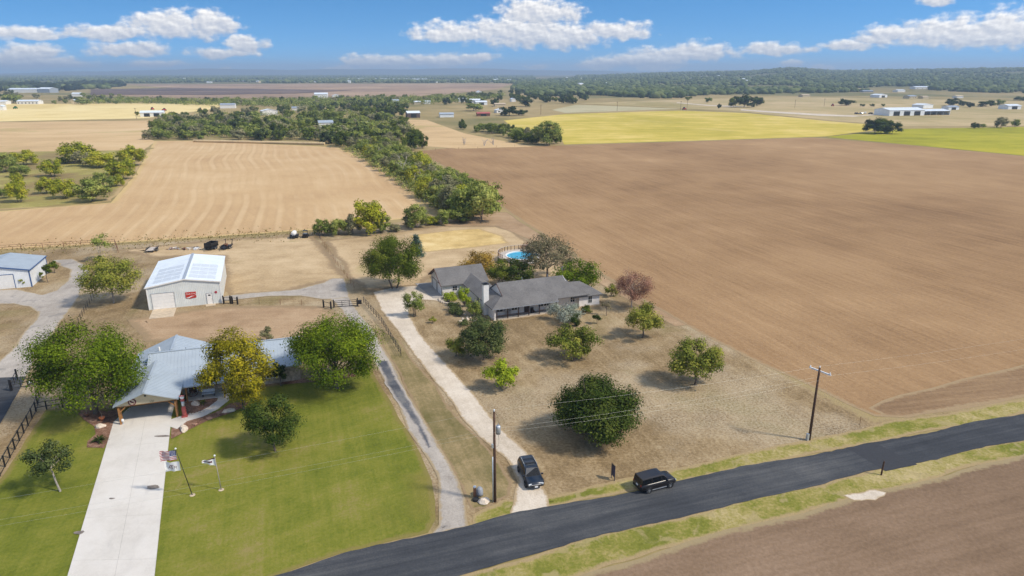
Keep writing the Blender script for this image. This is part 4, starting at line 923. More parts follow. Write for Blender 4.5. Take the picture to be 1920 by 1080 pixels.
fence('wire_fence', 'low wire fence along the near edge of the stubble field', [(224,459),(330,452),(450,444),(590,436)], 1.2, .06, 7.0, [1.1, .7, .3], 'rust', .01)
fence('wire_fence', 'wire fence beside gravel lane left of the workshop', [(148,606),(165,576),(182,548)], 1.15, .07, 1.8, [1.05, .6], 'black', .01)
fence('corner_panel_fence', 'dark pipe panel at the hedge corner', [(588,434),(602,450)], 1.6, .09, 2.4, [1.5, 1.05, .6, .2], 'black', .035)
fence('wire_fence', 'wire fence along the edge of the ploughed field by the centre hedges', [(772,284),(860,280),(965,275)], 1.2, .1, 12, [1.0], 'rust', .012)
def gate(name, label, p0, p1, hgt_=1.35, bars=(.18, .55, .95, 1.3), uprights=4, box=False):
    a, b = Vector(gp(*p0)), Vector(gp(*p1)); Ln = (b-a).length; ang = math.atan2((b-a).y, (b-a).x)
    r = thing(name, label, 'gate', (a.x, a.y, 0), ang)
    for x in (0, Ln): MB().bb(x-.1, x+.1, -.1, .1, -.2, hgt_+.25).build('gate_post', M['black'], r)
    for z in bars: MB().tube([(.14, 0, z), (Ln-.14, 0, z)], .05, 5).build('gate_bar', M['black'], r)
    for i in range(uprights):
        x = .17+(Ln-.34)*i/(uprights-1); MB().tube([(x, 0, bars[0]), (x, 0, bars[-1])], .05, 5).build('gate_upright', M['black'], r)
    if box: MB().bb(Ln-.1, Ln+.75, -.55, -.12, .55, 1.25).build('gate_motor', M['black'], r)
    return r
gate('driveway_gate', 'black pipe gate with motor box across the grey gravel lane', (626,577), (671,574), box=True)
gate('side_gate', 'small black gate joined to the workshop wall', (419.5,570), (433,569.5), 1.4, (.15, .75, 1.35), 2)
gate('side_gate', 'narrow black walk gate between wire fence and driveway gate', (607,577), (621,580), 1.3, (.3, 1.2), 2)
gate('side_gate', 'thin black panel just right of the small workshop gate', (436,570), (446,571), 1.3, (.3, .8, 1.25), 2)
g_ = gate('lane_gate', 'black gate with white sign over the dark asphalt lane', (21,734), (76,722), 1.5, (.35, .95, 1.4), 4)
MB().bb(1.9, 2.6, -.09, -.05, .5, 1.1).build('sign_board', M['black'], g_); MB().bb(2.05, 2.45, -.1, -.092, .65, .95).build('sign_panel', M['plate'], g_)
gate('lane_gate', 'open black gate leaf beside the asphalt lane', (23,733), (33,712), 1.4, (.3, .8, 1.3), 3)

# ---------------------------------------------------------------- power line
def pole(px, py, h, name, label, cross=False, can=False, pos=None):
    p = pos or gp(px, py); r = thing(name, label, 'utility pole', (p[0], p[1], 0), math.radians(18.8))
    MB().tube([(0, 0, -.3), (0, 0, h*.5), (0, 0, h)], [.17, .145, .115], 10).build('pole', M['pole_wood'], r, sm=True)
    if cross:
        MB().beam((-1.35, -.17, h-.45), (1.35, -.17, h-.45), .13, .16).build('cross_arm', M['plate'], r).rotation_euler = (0, 0, math.radians(105))
        for x in (-1.25, 1.25):
            c_, s_ = math.cos(math.radians(105)), math.sin(math.radians(105)); MB().lathe([(.03, h-.38), (.08, h-.33), (.05, h-.27), (.08, h-.22), (.03, h-.15)], 8, (x*c_+.16*s_, x*s_-.16*c_)).build('insulator', M['plate'], r)
        MB().bb(-.42, -.17, -.15, .15, 0, .9).build('meter_box', M['steel'], r)
    MB().lathe([(.03, h), (.08, h+.06), (.05, h+.12), (.09, h+.18), (.03, h+.26)], 8).build('insulator', M['plate'], r)
    if can:
        t = MB().lathe([(.0, h-2.6), (.24, h-2.55), (.25, h-1.75), (.2, h-1.65), (0, h-1.62)], 14, (.42, .05)).build('transformer', M['steel'], r, sm=True)
        MB().lathe([(.04, h-1.64), (.07, h-1.55), (.04, h-1.4)], 8, (.42, .05)).build('bushing', M['grey_plastic'], t)
        MB().tube([(.42, .05, h-1.4), (.55, .05, h-1.0), (.35, .02, h-.55), (.12, 0, h-.2)], .012, 4).build('jumper', M['black'], r)
        MB().tube([(.42, .05, h-2.6), (.5, .05, h-3.3), (.36, 0, h-3.9), (.15, 0, h-4.0)], .014, 4).build('jumper', M['black'], r)
        MB().tube([(-.24, -.12, 0), (-.24, -.12, h*.52)], .055, 8).build('conduit', M['steel'], r, sm=True)
        MB().bb(-.33, -.15, -.22, -.02, h*.62, h*.66).build('cable_clamp', M['steel'], r)
    return p
pA = pole(928, 941, 10.3, 'utility_pole', 'dark utility pole with grey transformer beside the pale driveway', False, True)
pB = pole(1517, 825, 9.4, 'utility_pole', 'dark utility pole with cross arm beside the ploughed field', True, False)
dv = (Vector(pB)-Vector(pA)).normalized(); pL = Vector(pA)-dv*80; pR = Vector(pB)+dv*78
pole(0, 0, 10.2, 'utility_pole', 'utility pole beyond the left edge of the view', pos=(pL.x, pL.y)); pole(0, 0, 9.6, 'utility_pole', 'utility pole beyond the right edge of the view', pos=(pR.x, pR.y))
def wire(a, b, za, zb, sag, label, off=0., rad=.0045, n=24):
    nn = Vector((-dv.y, dv.x))*off; a = Vector(a)+nn; b = Vector(b)+nn
    pts = []
    for i in range(n+1):
        t = i/n; p = a.lerp(b, t); pts.append((p.x, p.y, za+(zb-za)*t-sag*4*t*(1-t)))
    o = MB().tube(pts, rad, 4).build('power_cable', M['wire'], None); tag(o, label, 'cable', 'overhead power cables')
W_ = 'overhead power cable'
wire(pL, pA, 10.4, 10.5, 1.1, 'upper '+W_+' over the green lawn left of the transformer pole'); wire(pL, pA, 8.5, 8.3, 1.0, 'lower '+W_+' over the green lawn, far one of the pair', .14)
wire(pL, pA, 8.2, 8.1, 1.1, 'lower '+W_+' over the green lawn, near one of the pair', -.2)
wire(pA, pB, 10.5, 9.6, .35, 'upper '+W_+' between the two poles, crossing the dark oak'); wire(pA, pB, 8.3, 8.2, .4, 'lower '+W_+' between the two poles, far one of the pair', .14); wire(pA, pB, 8.1, 7.9, .5, 'lower '+W_+' between the two poles, near one of the pair', -.2)
wire(pB, pR, 9.6, 9.8, .8, 'upper '+W_+' right of the cross arm pole over the ploughed field', .0, .004); wire(pB, pR, 8.2, 8.2, .9, 'lower '+W_+' right of the cross arm pole over the ploughed field', .1, .004)

# ---------------------------------------------------------------- flags
def flag_pole(px, py, ty, lean, mat, name, label, r=.04):
    b = gp(px, py); h = hgt(px, py, ty); t = thing(name, label, 'flag pole', (b[0], b[1], 0))
    MB().tube([(0, 0, 0), (lean*.5, 0, h*.5), (lean, 0, h)], [r*1.1, r, r*.7], 8).build('pole', M[mat], t, sm=True)
    MB().lathe([(0, h), (.09, h+.05), (.11, h+.11), (.06, h+.19), (0, h+.2)], 10, (lean, 0)).build('finial', M['plate'], t, sm=True)
    MB().lathe([(0, 0), (.28, 0), (.28, .07), (.1, .09), (0, .09)], 14).build('base', M['concrete_warm'], t); return Vector((b[0], b[1], 0)), h
b1, h1 = flag_pole(361, 929, 843, -.95, 'black', 'flag_pole', 'tall black flag pole leaning left on the lawn')
b2, h2 = flag_pole(415, 919, 856, -.18, 'bark_pale', 'flag_pole', 'short pale flag pole carrying a pennant', .045)
def cloth(name, label, org, w, h, nx, ny, mats, pick, taper=0.):
    mb = MB(); V = []
    for j in range(ny+1):
        for i in range(nx+1):
            u, v = i/nx, j/ny; hh = h*(1-taper*u); z = -v*hh-(h-hh)*.35-.10*u*w*.9
            V.append((-u*w*.97, .10*math.sin(u*9+v*1.2)*u**.5+.05*math.sin(u*17-v*2)*u, z))
    mb.v = V
    for j in range(ny):
        for i in range(nx): q = j*(nx+1)+i; mb.f.append((q, q+1, q+nx+2, q+nx+1)); mb.m.append(pick(i, j))
    me = mb.mesh(name)
    for m in mats: me.materials.append(m)
    o = link(name, me, None, None, org); tag(o, label, 'flag')
    md = o.modifiers.new('thick', 'SOLIDIFY'); md.thickness = .008; return o
Z1 = h1-.1
def usa(i, j): return 2 if (i < 8 and j < 7) else (0 if j % 2 == 0 else 1)
fo = cloth('flag', 'striped red and white flag with blue canton on the black pole', (b1.x-.95-.03, b1.y, Z1), 1.75, 1.1, 20, 13, [M['flag_red'], M['flag_white'], M['navy_print']], usa)
for r_ in range(5):
    for c_ in range(5):
        u = .03+c_*.075; v = .05+r_*.1; MB().box(-u*1.7-.04, -.075+.10*math.sin(u*9+v)*u**.5, -v*1.1-.09*u, .045, .01, .045, .5).build('star', M['flag_white'], fo)
fw = cloth('flag', 'white flag with maroon block letters under the striped flag', (b1.x-.80, b1.y, Z1-1.28), 1.6, 1.05, 16, 8, [M['flag_white']], lambda i, j: 0)
text_mesh('flag_lettering', 'A', .42, M['maroon'], fw, (-1.12, -.17, -.72), (math.pi/2, 0, 0)); text_mesh('flag_lettering', 'T', .66, M['maroon'], fw, (-.95, -.175, -.80), (math.pi/2, 0, 0)); text_mesh('flag_lettering', 'M', .42, M['maroon'], fw, (-.56, -.17, -.72), (math.pi/2, 0, 0))
fp_ = cloth('flag', 'small white and maroon pennant on the short pale pole', (b2.x-.17, b2.y, h2-.15), 1.45, .95, 16, 8, [M['flag_white'], M['maroon']], lambda i, j: 1 if (j == 0 and i < 10) or (3 <= j <= 4 and i > 3) else 0, .75)

# ---------------------------------------------------------------- vehicles
def car(name, label, pos, rz, Lg, Wd, Ht, paint, boxy=False, rails=False):
    t = thing(name, label, 'car', (pos[0], pos[1], .03 if not boxy else .055), rz)
    hw = Wd/2
    # lower body: stations along x (front +x)
    if boxy:
        st = [(-.5, .55, .86, .92), (-.485, .40, 1.02, .97), (-.30, .28, 1.06, 1.), (0, .26, 1.06, 1.), (.20, .26, 1.06, 1.), (.27, .28, 1.03, 1.), (.40, .30, 1.00, .98), (.465, .34, .93, .93), (.5, .45, .76, .85)]
        cab = [(-.485, -.455), (-.46, -.42), (.12, .10), (.25, .20)]
    else:
        st = [(-.5, .55, .80, .84), (-.48, .40, 1.0, .94), (-.32, .28, 1.05, 1.), (0, .25, 1.02, 1.), (.16, .25, 1.02, 1.), (.24, .27, 1.0, 1.), (.38, .28, .93, .97), (.46, .34, .84, .90), (.5, .46, .70, .74)]
        cab = None
    mb = MB(); n = 10; rings = []
    for (x, zb, zt, wf) in st:
        w = hw*wf; ring = [(x*Lg, -w*.86, zb), (x*Lg, -w*.985, zb+.12), (x*Lg, -w, (zb+zt)/2+.02), (x*Lg, -w*.97, zt-.10), (x*Lg, -w*.88, zt), (x*Lg, w*.88, zt), (x*Lg, w*.97, zt-.10), (x*Lg, w, (zb+zt)/2+.02), (x*Lg, w*.985, zb+.12), (x*Lg, w*.86, zb)]
        rings += ring
    fs = []
    for i in range(len(st)-1):
        for k in range(n): k2 = (k+1) % n; fs.append((i*n+k, (i+1)*n+k, (i+1)*n+k2, i*n+k2))
    fs.append(tuple(range(n))); fs.append(tuple((len(st)-1)*n+k for k in range(n-1, -1, -1)))
    mb.add(rings, fs); body = mb.build('body', M[paint], t, sm=True)
    # cabin
    if boxy: C = [(-.49, -.462, 1.0), (-.2, -.2, 1.06), (.10, .06, 1.06), (.27, .135, 1.02)]
    else: C = [(-.485, -.41, .99), (-.2, -.2, 1.02), (.05, .02, 1.02), (.255, .10, 1.0)]
    rt = Ht-.06; cb = MB(); ro = []
    for i, (xb, xt, zb) in enumerate(C):
        tw = .74 if not boxy else .80
        zt = rt-(.05 if i in (0, 3) else 0); ww = hw*(.90 if i not in (0,) else .86)
        ro += [(xb*Lg, -ww, zb-.02), (xt*Lg, -hw*tw*1.03, zt-.07), (xt*Lg, -hw*tw*.85, zt), (xt*Lg, hw*tw*.85, zt), (xt*Lg, hw*tw*1.03, zt-.07), (xb*Lg, ww, zb-.02)]
    fs = []
    for i in range(3):
        for k in range(5): fs.append((i*6+k, (i+1)*6+k, (i+1)*6+k+1, i*6+k+1))
    fs += [tuple(range(6)), tuple(18+k for k in range(5, -1, -1))]
    cb.add(ro, fs); cabin = cb.build('cabin', M[paint], t, sm=False)
    V = [Vector(p) for p in ro]
    def pane(q, nm, inset=.08, out=.012):
        c = sum(q, Vector())/4; nr = (q[1]-q[0]).cross(q[2]-q[0]).normalized()
        if nr.dot(c-Vector((0, 0, 1.2))) < 0: nr = -nr
        p = [c+(v-c)*(1-inset)+nr*out for v in q]; p2 = [v-nr*.03 for v in p]
        MB().add(p+p2, [(0,1,2,3),(7,6,5,4),(0,4,5,1),(1,5,6,2),(2,6,7,3),(3,7,4,0)]).build(nm, M['car_glass'], t)
    pane([V[18], V[19], V[22], V[23]], 'windscreen', .10); pane([V[0], V[1], V[4], V[5]], 'rear_window', .14)
    for i in range(3):
        pane([V[i*6], V[i*6+1], V[i*6+7], V[i*6+6]], 'side_window', .14); pane([V[i*6+5], V[i*6+4], V[i*6+10], V[i*6+11]], 'side_window', .14)
    # wheels
    R = .37 if not boxy else .36
    for sx in (-.29, .315):
        for sy in (-1, 1):
            w_ = MB(); w_.lathe([(R*.6, -.12), (R*.96, -.12), (R, -.07), (R, .07), (R*.96, .12), (R*.6, .12), (R*.6, -.12)], 20, cap=False)
            y = sy*(hw-.045); tyre = w_.build('tyre', M['rubber'], t, (sx*Lg, y, R)); tyre.rotation_euler = (math.pi/2, 0, 0)
            sgn = -sy
            d = MB(); d.lathe([(0, .09), (R*.2, .10), (R*.2, .08), (R*.58, .06), (R*.66, .12), (R*.66, -.1), (0, -.1)], 20); rim = d.build('rim', M['alloy'], tyre, (0, 0, 0)); rim.rotation_euler = (0 if sgn > 0 else math.pi, 0, 0)
            sp = MB()
            for q in range(5): a_ = q*2*math.pi/5+.3; sp.beam((math.cos(a_)*R*.24, math.sin(a_)*R*.24, .085*sgn), (math.cos(a_+.28)*R*.56, math.sin(a_+.28)*R*.56, .075*sgn), .05, .05)
            sp.build('spokes', M['rubber'], tyre)
            MB().lathe([(0, -.02), (R*1.16, -.02), (R*1.16, .02), (0, .02)], 20).build('wheel_arch', M['black'], t, (sx*Lg, sy*(hw-.005), R+.02)).rotation_euler = (math.pi/2, 0, 0)
    for sy in (-1, 1):
        MB().box(.487*Lg-.03, sy*hw*.66, .74, .12, .36, .13, sy*-.35).build('headlight', M['lamp'], t)
        MB().box(-.487*Lg+.0, sy*hw*.74, .90, .10, .16, .30).build('tail_light', M['tail'], t)
        MB().box(.215*Lg, sy*(hw+.06), 1.06, .12, .22, .15).build('wing_mirror', M[paint], t)
        MB().bb(-.20*Lg, .22*Lg, sy*hw*.97-.02, sy*hw*.97+.03, .27, .34).build('sill_trim', M['grey_plastic'], t)
        for x in (-.11, .045): MB().box(x*Lg, sy*hw*.995, .90, .18, .03, .03).build('door_handle', M[paint], t)
    MB().box(.498*Lg, 0, .60, .05, .95, .16).build('grille', M['black'], t)
    MB().box(.502*Lg, 0, .70, .05, 1.1, .035).build('chrome_strip', M['chrome'], t)
    MB().box(.507*Lg, 0, .48, .04, .34, .16).build('number_plate', M['plate'], t); MB().box(-.504*Lg, 0, .82, .03, .34, .16).build('number_plate', M['plate'], t)
    MB().box(-.49*Lg, 0, .50, .12, Wd*.84, .18).build('rear_bumper', M['black'], t)
    if rails:
        for sy in (-1, 1): MB().tube([(-.36*Lg, sy*hw*.70, Ht-.03), (-.30*Lg, sy*hw*.71, Ht+.06), (.0*Lg, sy*hw*.71, Ht+.06), (.06*Lg, sy*hw*.70, Ht-.04)], .03, 6).build('roof_rail', M['chrome'], t)
        for x in (-.22, -.05): MB().bb(x*Lg-.04, x*Lg+.04, -hw*.70, hw*.70, Ht+.0, Ht+.04).build('roof_bar', M['black'], t)
        MB().bb(-.10*Lg, .03*Lg, -hw*.45, hw*.45, Ht-.065, Ht-.045).build('sunroof', M['glass'], t)
    return t
rear, front = Vector(gp(985, 877)), Vector(gp(1004, 917)); dr = front-rear
car('parked_car', 'dark blue sport utility vehicle with roof rails on the pale driveway', (rear+front)/2, math.atan2(dr.y, dr.x), 4.85, 1.92, 1.72, 'car_navy', False, True)
r1, f1 = Vector(gp(1216, 925.5)), Vector(gp(1254, 915.5)); dr = (f1-r1).normalized(); nn = Vector((-dr.y, dr.x))
car('parked_car', 'boxy black sport utility vehicle parked on the road edge', (r1+f1)/2+nn*.85, math.atan2(dr.y, dr.x), 4.35, 1.84, 1.80, 'car_black', True, False)

# ---------------------------------------------------------------- roadside and yard things
def yard_sign():
    p = gp(1149, 899); t = thing('yard_sign', 'narrow dark blue realtor sign standing in the dry grass', 'sign', (p[0], p[1], 0), math.radians(112))
    for x in (-.33, .33): MB().bb(x-.03, x+.03, -.03, .03, 0, 1.85).build('post', M['sign_blue'], t)
    MB().bb(-.30, .30, -.02, .02, .45, 1.65).build('panel', M['sign_blue'], t); MB().bb(-.36, .36, -.035, .035, 1.7, 1.82).build('header', M['black'], t)
    for z, w, hh in ((1.38, .4, .12), (1.05, .3, .18), (.72, .42, .08)): MB().bb(-w/2, w/2, -.026, -.021, z, z+hh).build('print_block', M['plate'], t)
yard_sign()
p = gp(1652, 891); t = thing('fence_post', 'lone dark wooden post on the verge south of the road', 'post', (p[0], p[1], 0)); MB().tube([(0, 0, -.2), (.06, 0, 1.7)], [.10, .085], 8).build('post', M['pole_wood'], t); MB().tube([(.06, 0, 1.68), (.06, 0, 1.76)], [.088, .06], 8).build('post_top', M['pole_wood'], t)
p = gp(1612, 797); t = thing('marker_post', 'thin rusty marker post by the field corner', 'post', (p[0], p[1], 0)); MB().tube([(0, 0, -.2), (-.02, 0, 1.1)], .03, 6).build('stake', M['rust'], t); MB().box(-.02, 0, 1.1, .08, .03, .12).build('cap', M['rust'], t)
def rock(name, label, px, py, r, mat, seed, z=1., group=None):
    rng = np.random.default_rng(seed); bm = bmesh.new(); bmesh.ops.create_icosphere(bm, subdivisions=2, radius=1)
    sc = np.array([1, .7+.3*rng.random(), .5+.2*rng.random()*z]); ph = rng.random(6)*6
    for v in bm.verts:
        k = 1+.16*math.sin(3*v.co.x+ph[0])+.14*math.sin(4*v.co.y+ph[1])+.1*math.sin(5*v.co.z+ph[2])+rng.normal()*.04
        v.co = Vector((v.co.x*k*sc[0]*r, v.co.y*k*sc[1]*r, max(-.1*r, v.co.z*k*sc[2]*r)+.1*r))
    me = bpy.data.meshes.new(name); bm.to_mesh(me); bm.free(); p = gp(px, py)
    return tag(link(name, me, M[mat], None, (p[0], p[1], .05), rng.random()*3), label, 'rock', group)
rock('boulder', 'flat cream boulder at the foot of the transformer pole', 908, 942, .62, 'rock', 1, .3)
rock('boulder', 'cream boulder in the curving bed nearest the driveway', 345, 806, .75, 'rock', 2)
rock('boulder', 'cream boulder further along the curving bed by the walk', 429, 772, .7, 'rock', 3)
rock('boulder', 'pale boulder beside the agave in the porch bed', 368, 759, .6, 'rock', 4)
rock('boulder', 'pale boulder in the left mulch bed above the sago palm', 190, 801, .6, 'rock', 5)
rock('boulder', 'small reddish boulder by the walk edge', 393, 786, .42, 'rock_red', 6); rock('boulder', 'dark reddish rock in the curving bed middle', 366, 797, .3, 'rock_red', 8)
rock('boulder', 'reddish rock at the walk side near the golden tree', 412, 775, .4, 'rock_red', 9)
for i in range(8):
    u = i/7; rock('edging_stone', 'small round edging stone along the porch bed', 356+44*u, 779-14*u**1.6-1, .24, 'rock', 20+i, group='edging stones of the porch bed')
for i in range(14):
    rr_ = random.Random(i); rock('garden_stone', 'small pale stone scattered by the garden path at the grey house', 858+40*rr_.random(), 588+18*rr_.random(), .18+.14*rr_.random(), 'rock', 40+i, group='stones by the garden path')
def utility_pedestal():
    p = gp(896, 932); t = thing('utility_pedestal', 'grey wire spool and cable box by the driveway mouth', 'utility box', (p[0], p[1], .03), .3)
    MB().lathe([(0, 0), (.38, 0), (.4, .3), (.34, .75), (.2, .92), (0, .95)], 12, (.25, .25)).build('cover', M['grey_plastic'], t, sm=True)
    MB().bb(-.45, -.2, -.1, .15, 0, 1.15).build('stake_box', M['rust'], t); MB().lathe([(0, 1.15), (.16, 1.18), (.17, 1.3), (0, 1.36)], 10, (-.32, .02)).build('cap', M['plate'], t)
    MB().lathe([(.12, 0), (.34, 0), (.36, .12), (.34, .24), (.12, .24)], 14, (-.35, -.55)).build('tyre_ring', M['rubber'], t)
utility_pedestal()
def gas_pump():
    p = gp(347, 782); t = thing('gas_pump', 'faded red vintage gasoline pump beside the carport', 'gas pump', (p[0], p[1], .1), A18)
    MB().bb(-.34, .34, -.34, .34, 0, .18).build('base', M['faded_red'], t); MB().lathe([(.3, .18), (.27, .3), (.27, 1.25), (.2, 1.4), (.12, 1.5)], 14).build('body', M['faded_red'], t, sm=True)
    MB().lathe([(.2, 1.5), (.2, 2.2)], 14).build('glass_cylinder', M['lamp'], t, sm=True); MB().lathe([(.24, 2.2), (.27, 2.26), (.24, 2.4), (.1, 2.42)], 14).build('crown', M['faded_red'], t)
    o = MB().lathe([(0, -.08), (.22, -.08), (.26, 0), (.22, .08), (0, .08)], 16).build('globe', M['plate'], t, (0, 0, 2.68)); o.rotation_euler = (math.pi/2, 0, 0)
    MB().bb(-.3, .3, -.1, .1, 2.84, 2.92).build('globe_cap', M['faded_red'], t); MB().tube([(.26, -.1, 1.2), (.5, -.15, .8), (.42, -.15, .4), (.3, -.1, .9)], .025, 6).build('hose', M['rubber'], t)
gas_pump()
def wagon_wheel():
    p = gp(362, 748); t = thing('wagon_wheel', 'large iron wagon wheel standing on the porch edge', 'wheel', (p[0]-.2, p[1]+.5, .14), A18)
    R = .75; pts = [(R*math.cos(a), 0, R+R*math.sin(a)) for a in np.linspace(0, 2*math.pi, 25)]; MB().tube(pts, .05, 6).build('rim', M['rust'], t)
    MB().lathe([(0, -.12), (.14, -.12), (.14, .12), (0, .12)], 10).build('hub', M['rust'], t, (0, 0, R)).rotation_euler = (math.pi/2, 0, 0)
    for q in range(8): a_ = q*math.pi/4; MB().tube([(.12*math.cos(a_), 0, R+.12*math.sin(a_)), (R*.97*math.cos(a_), 0, R+R*.97*math.sin(a_))], .025, 5).build('spoke', M['rust'], t)
wagon_wheel()
p = gp(384, 748); t = thing('garden_bench', 'pale bench on the porch of the metal roofed house', 'bench', (p[0]+.3, p[1]+.6, .14), A18)
MB().bb(-.8, .8, -.25, .25, .4, .46).build('seat', M['plate'], t); MB().bb(-.8, .8, .22, .28, .52, .95).build('backrest', M['plate'], t)
for x in (-.7, .7): MB().bb(x-.04, x+.04, -.22, .22, 0, .4).build('leg', M['black'], t)
p = gp(330, 764); t = thing('street_style_sign', 'small blue sign plate on the right carport post', 'sign', (p[0], p[1], 0), A18)
MB().bb(-.45, .45, -.2, -.17, 2.0, 2.22).build('plate', M['blue'], t); MB().bb(-.03, .03, -.17, -.11, 0, 2.3).build('stake', M['steel'], t)
p = gp(231, 796); t = thing('floor_lamp', 'white lantern standing by the left carport post', 'lantern', (p[0], p[1], .1)); MB().lathe([(.14, 0), (.14, .05), (.05, .1), (.05, .3)], 10).build('stand', M['steel'], t); MB().lathe([(.05, .3), (.18, .34), (.18, .62), (.05, .68)], 12).build('globe', M['plate'], t, sm=True)
for px_, py_, lb in ((192, 789, 'terracotta pot in the left mulch bed by the oak'), (163, 782, 'dark brown pot with bare stems under the oak')):
    p = gp(px_, py_); t = thing('plant_pot', lb, 'pot', (p[0], p[1], .07)); MB().lathe([(.2, 0), (.3, .25), (.36, .42), (.33, .45), (.28, .40)], 14).build('pot', M['terracotta'] if px_ > 180 else M['fascia'], t, sm=True)
    MB().tube([(0, 0, .3), (.05, .03, .8), (-.1, 0, 1.3)], [.03, .02, .01], 5).build('stem', M['bark_pale'], t)
p = gp(840, 568); t = thing('fire_pot', 'small round black pot on the curved stone border', 'pot', (p[0], p[1], .1)); MB().lathe([(.12, 0), (.32, .12), (.42, .35), (.36, .58), (.3, .6), (.3, .5)], 14).build('pot', M['black'], t, sm=True); MB().lathe([(.1, .5), (.3, .5)], 12).build('ash', M['grey_plastic'], t)
def stone_border():
    t = thing('stone_border', 'curved pale stone border beside the garage', 'border')
    pts = [(823,561),(826,566),(834,569.5),(846,570.5),(858,571)]
    for i in range(len(pts)-1):
        a, b = Vector(gp(*pts[i])), Vector(gp(*pts[i+1])); n = max(1, int((b-a).length/.55))
        for j in range(n):
            q = a.lerp(b, (j+.5)/n); d = (b-a); MB().box(0, 0, .14, .5, .42, .28).build('border_stone', M['rock'], t, (q.x, q.y, .02), math.atan2(d.y, d.x))
stone_border()
def dish():
    p = gp(1054, 528); t = thing('satellite_dish', 'white satellite dish on a thin pole behind the grey roof', 'antenna', (p[0], p[1], 0)); H_ = hgt(1054, 528, 503)
    MB().tube([(0, 0, 0), (0, 0, H_)], .035, 6).build('mast', M['steel'], t)
    o = MB().lathe([(.02, 0), (.25, .03), (.42, .12), (.44, .12), (.26, .0), (.02, -.04)], 16).build('dish', M['white'], t, (0, -.1, H_), None, True); o.rotation_euler = (math.radians(65), 0, .3)
dish()

# pool with deck and railing
def pool():
    c = Vector(gp(980, 488)); t = thing('swimming_pool', 'round blue swimming pool with white rim and raised deck', 'pool', (c.x, c.y, 0))
    R = 3.8; MB().lathe([(R+.1, 0), (R+.1, 1.15), (R+.28, 1.2), (R+.28, 1.27), (R-.05, 1.27), (R-.05, .95)], 40).build('pool_wall', M['white'], t, sm=False)
    MB().lathe([(R-.06, .9), (R-.06, 1.08)], 40).build('water', M['water'], t)
    ang0, ang1, R1 = math.radians(70), math.radians(215), R+2.0; n = 30
    for i in range(n):
        a0, a1 = ang0+(ang1-ang0)*i/n+.004, ang0+(ang1-ang0)*(i+1)/n-.004; q = [((R+.32)*math.cos(a0), (R+.32)*math.sin(a0), 1.2), (R1*math.cos(a0), R1*math.sin(a0), 1.2), (R1*math.cos(a1), R1*math.sin(a1), 1.2), ((R+.32)*math.cos(a1), (R+.32)*math.sin(a1), 1.2)]
        MB().slab(q, .12).build('deck_board', M['deck'], t)
    rl = []
    for i in range(n+1):
        a_ = ang0+(ang1-ang0)*i/n; rl.append((R1*math.cos(a_), R1*math.sin(a_), 2.25))
        if i % 2 == 0: MB().bb(-.05, .05, -.05, .05, 0, 2.22).build('rail_post', M['dark_wood'], t, (R1*math.cos(a_)*.995, R1*math.sin(a_)*.995, 0), a_)
    MB().tube(rl, .05, 6).build('top_rail', M['deck'], t); MB().tube([(x, y, 1.4) for x, y, z in rl], .035, 5).build('bottom_rail', M['deck'], t)
    pk = MB()
    for i in range(n*4): a_ = ang0+(ang1-ang0)*(i+.5)/(n*4); pk.tube([(R1*math.cos(a_), R1*math.sin(a_), 1.4), (R1*math.cos(a_), R1*math.sin(a_), 2.22)], .014, 3, False)
    tag(pk.build('pickets', M['rust'], t), kind='stuff')
pool()
p = gp(842, 521); t = thing('garden_shed', 'small red roofed shed behind the garage', 'shed', (p[0]-.3, p[1], 0), math.radians(20))
MB().prism_x([(-1.2, 0), (1.2, 0), (1.2, 1.7), (0, 2.3), (-1.2, 1.7)], -1.6, 1.6).build('wall', M['tan_wall'], t)
roof_plane(t, 'roof', [(-1.8, -1.4), (1.8, -1.4), (1.8, 0), (-1.8, 0)], lambda x, y: 2.42+.52*y, 'maroon_roof', .08); roof_plane(t, 'roof', [(-1.8, .005), (1.8, .005), (1.8, 1.4), (-1.8, 1.4)], lambda x, y: 2.42-.52*y, 'maroon_roof', .08)

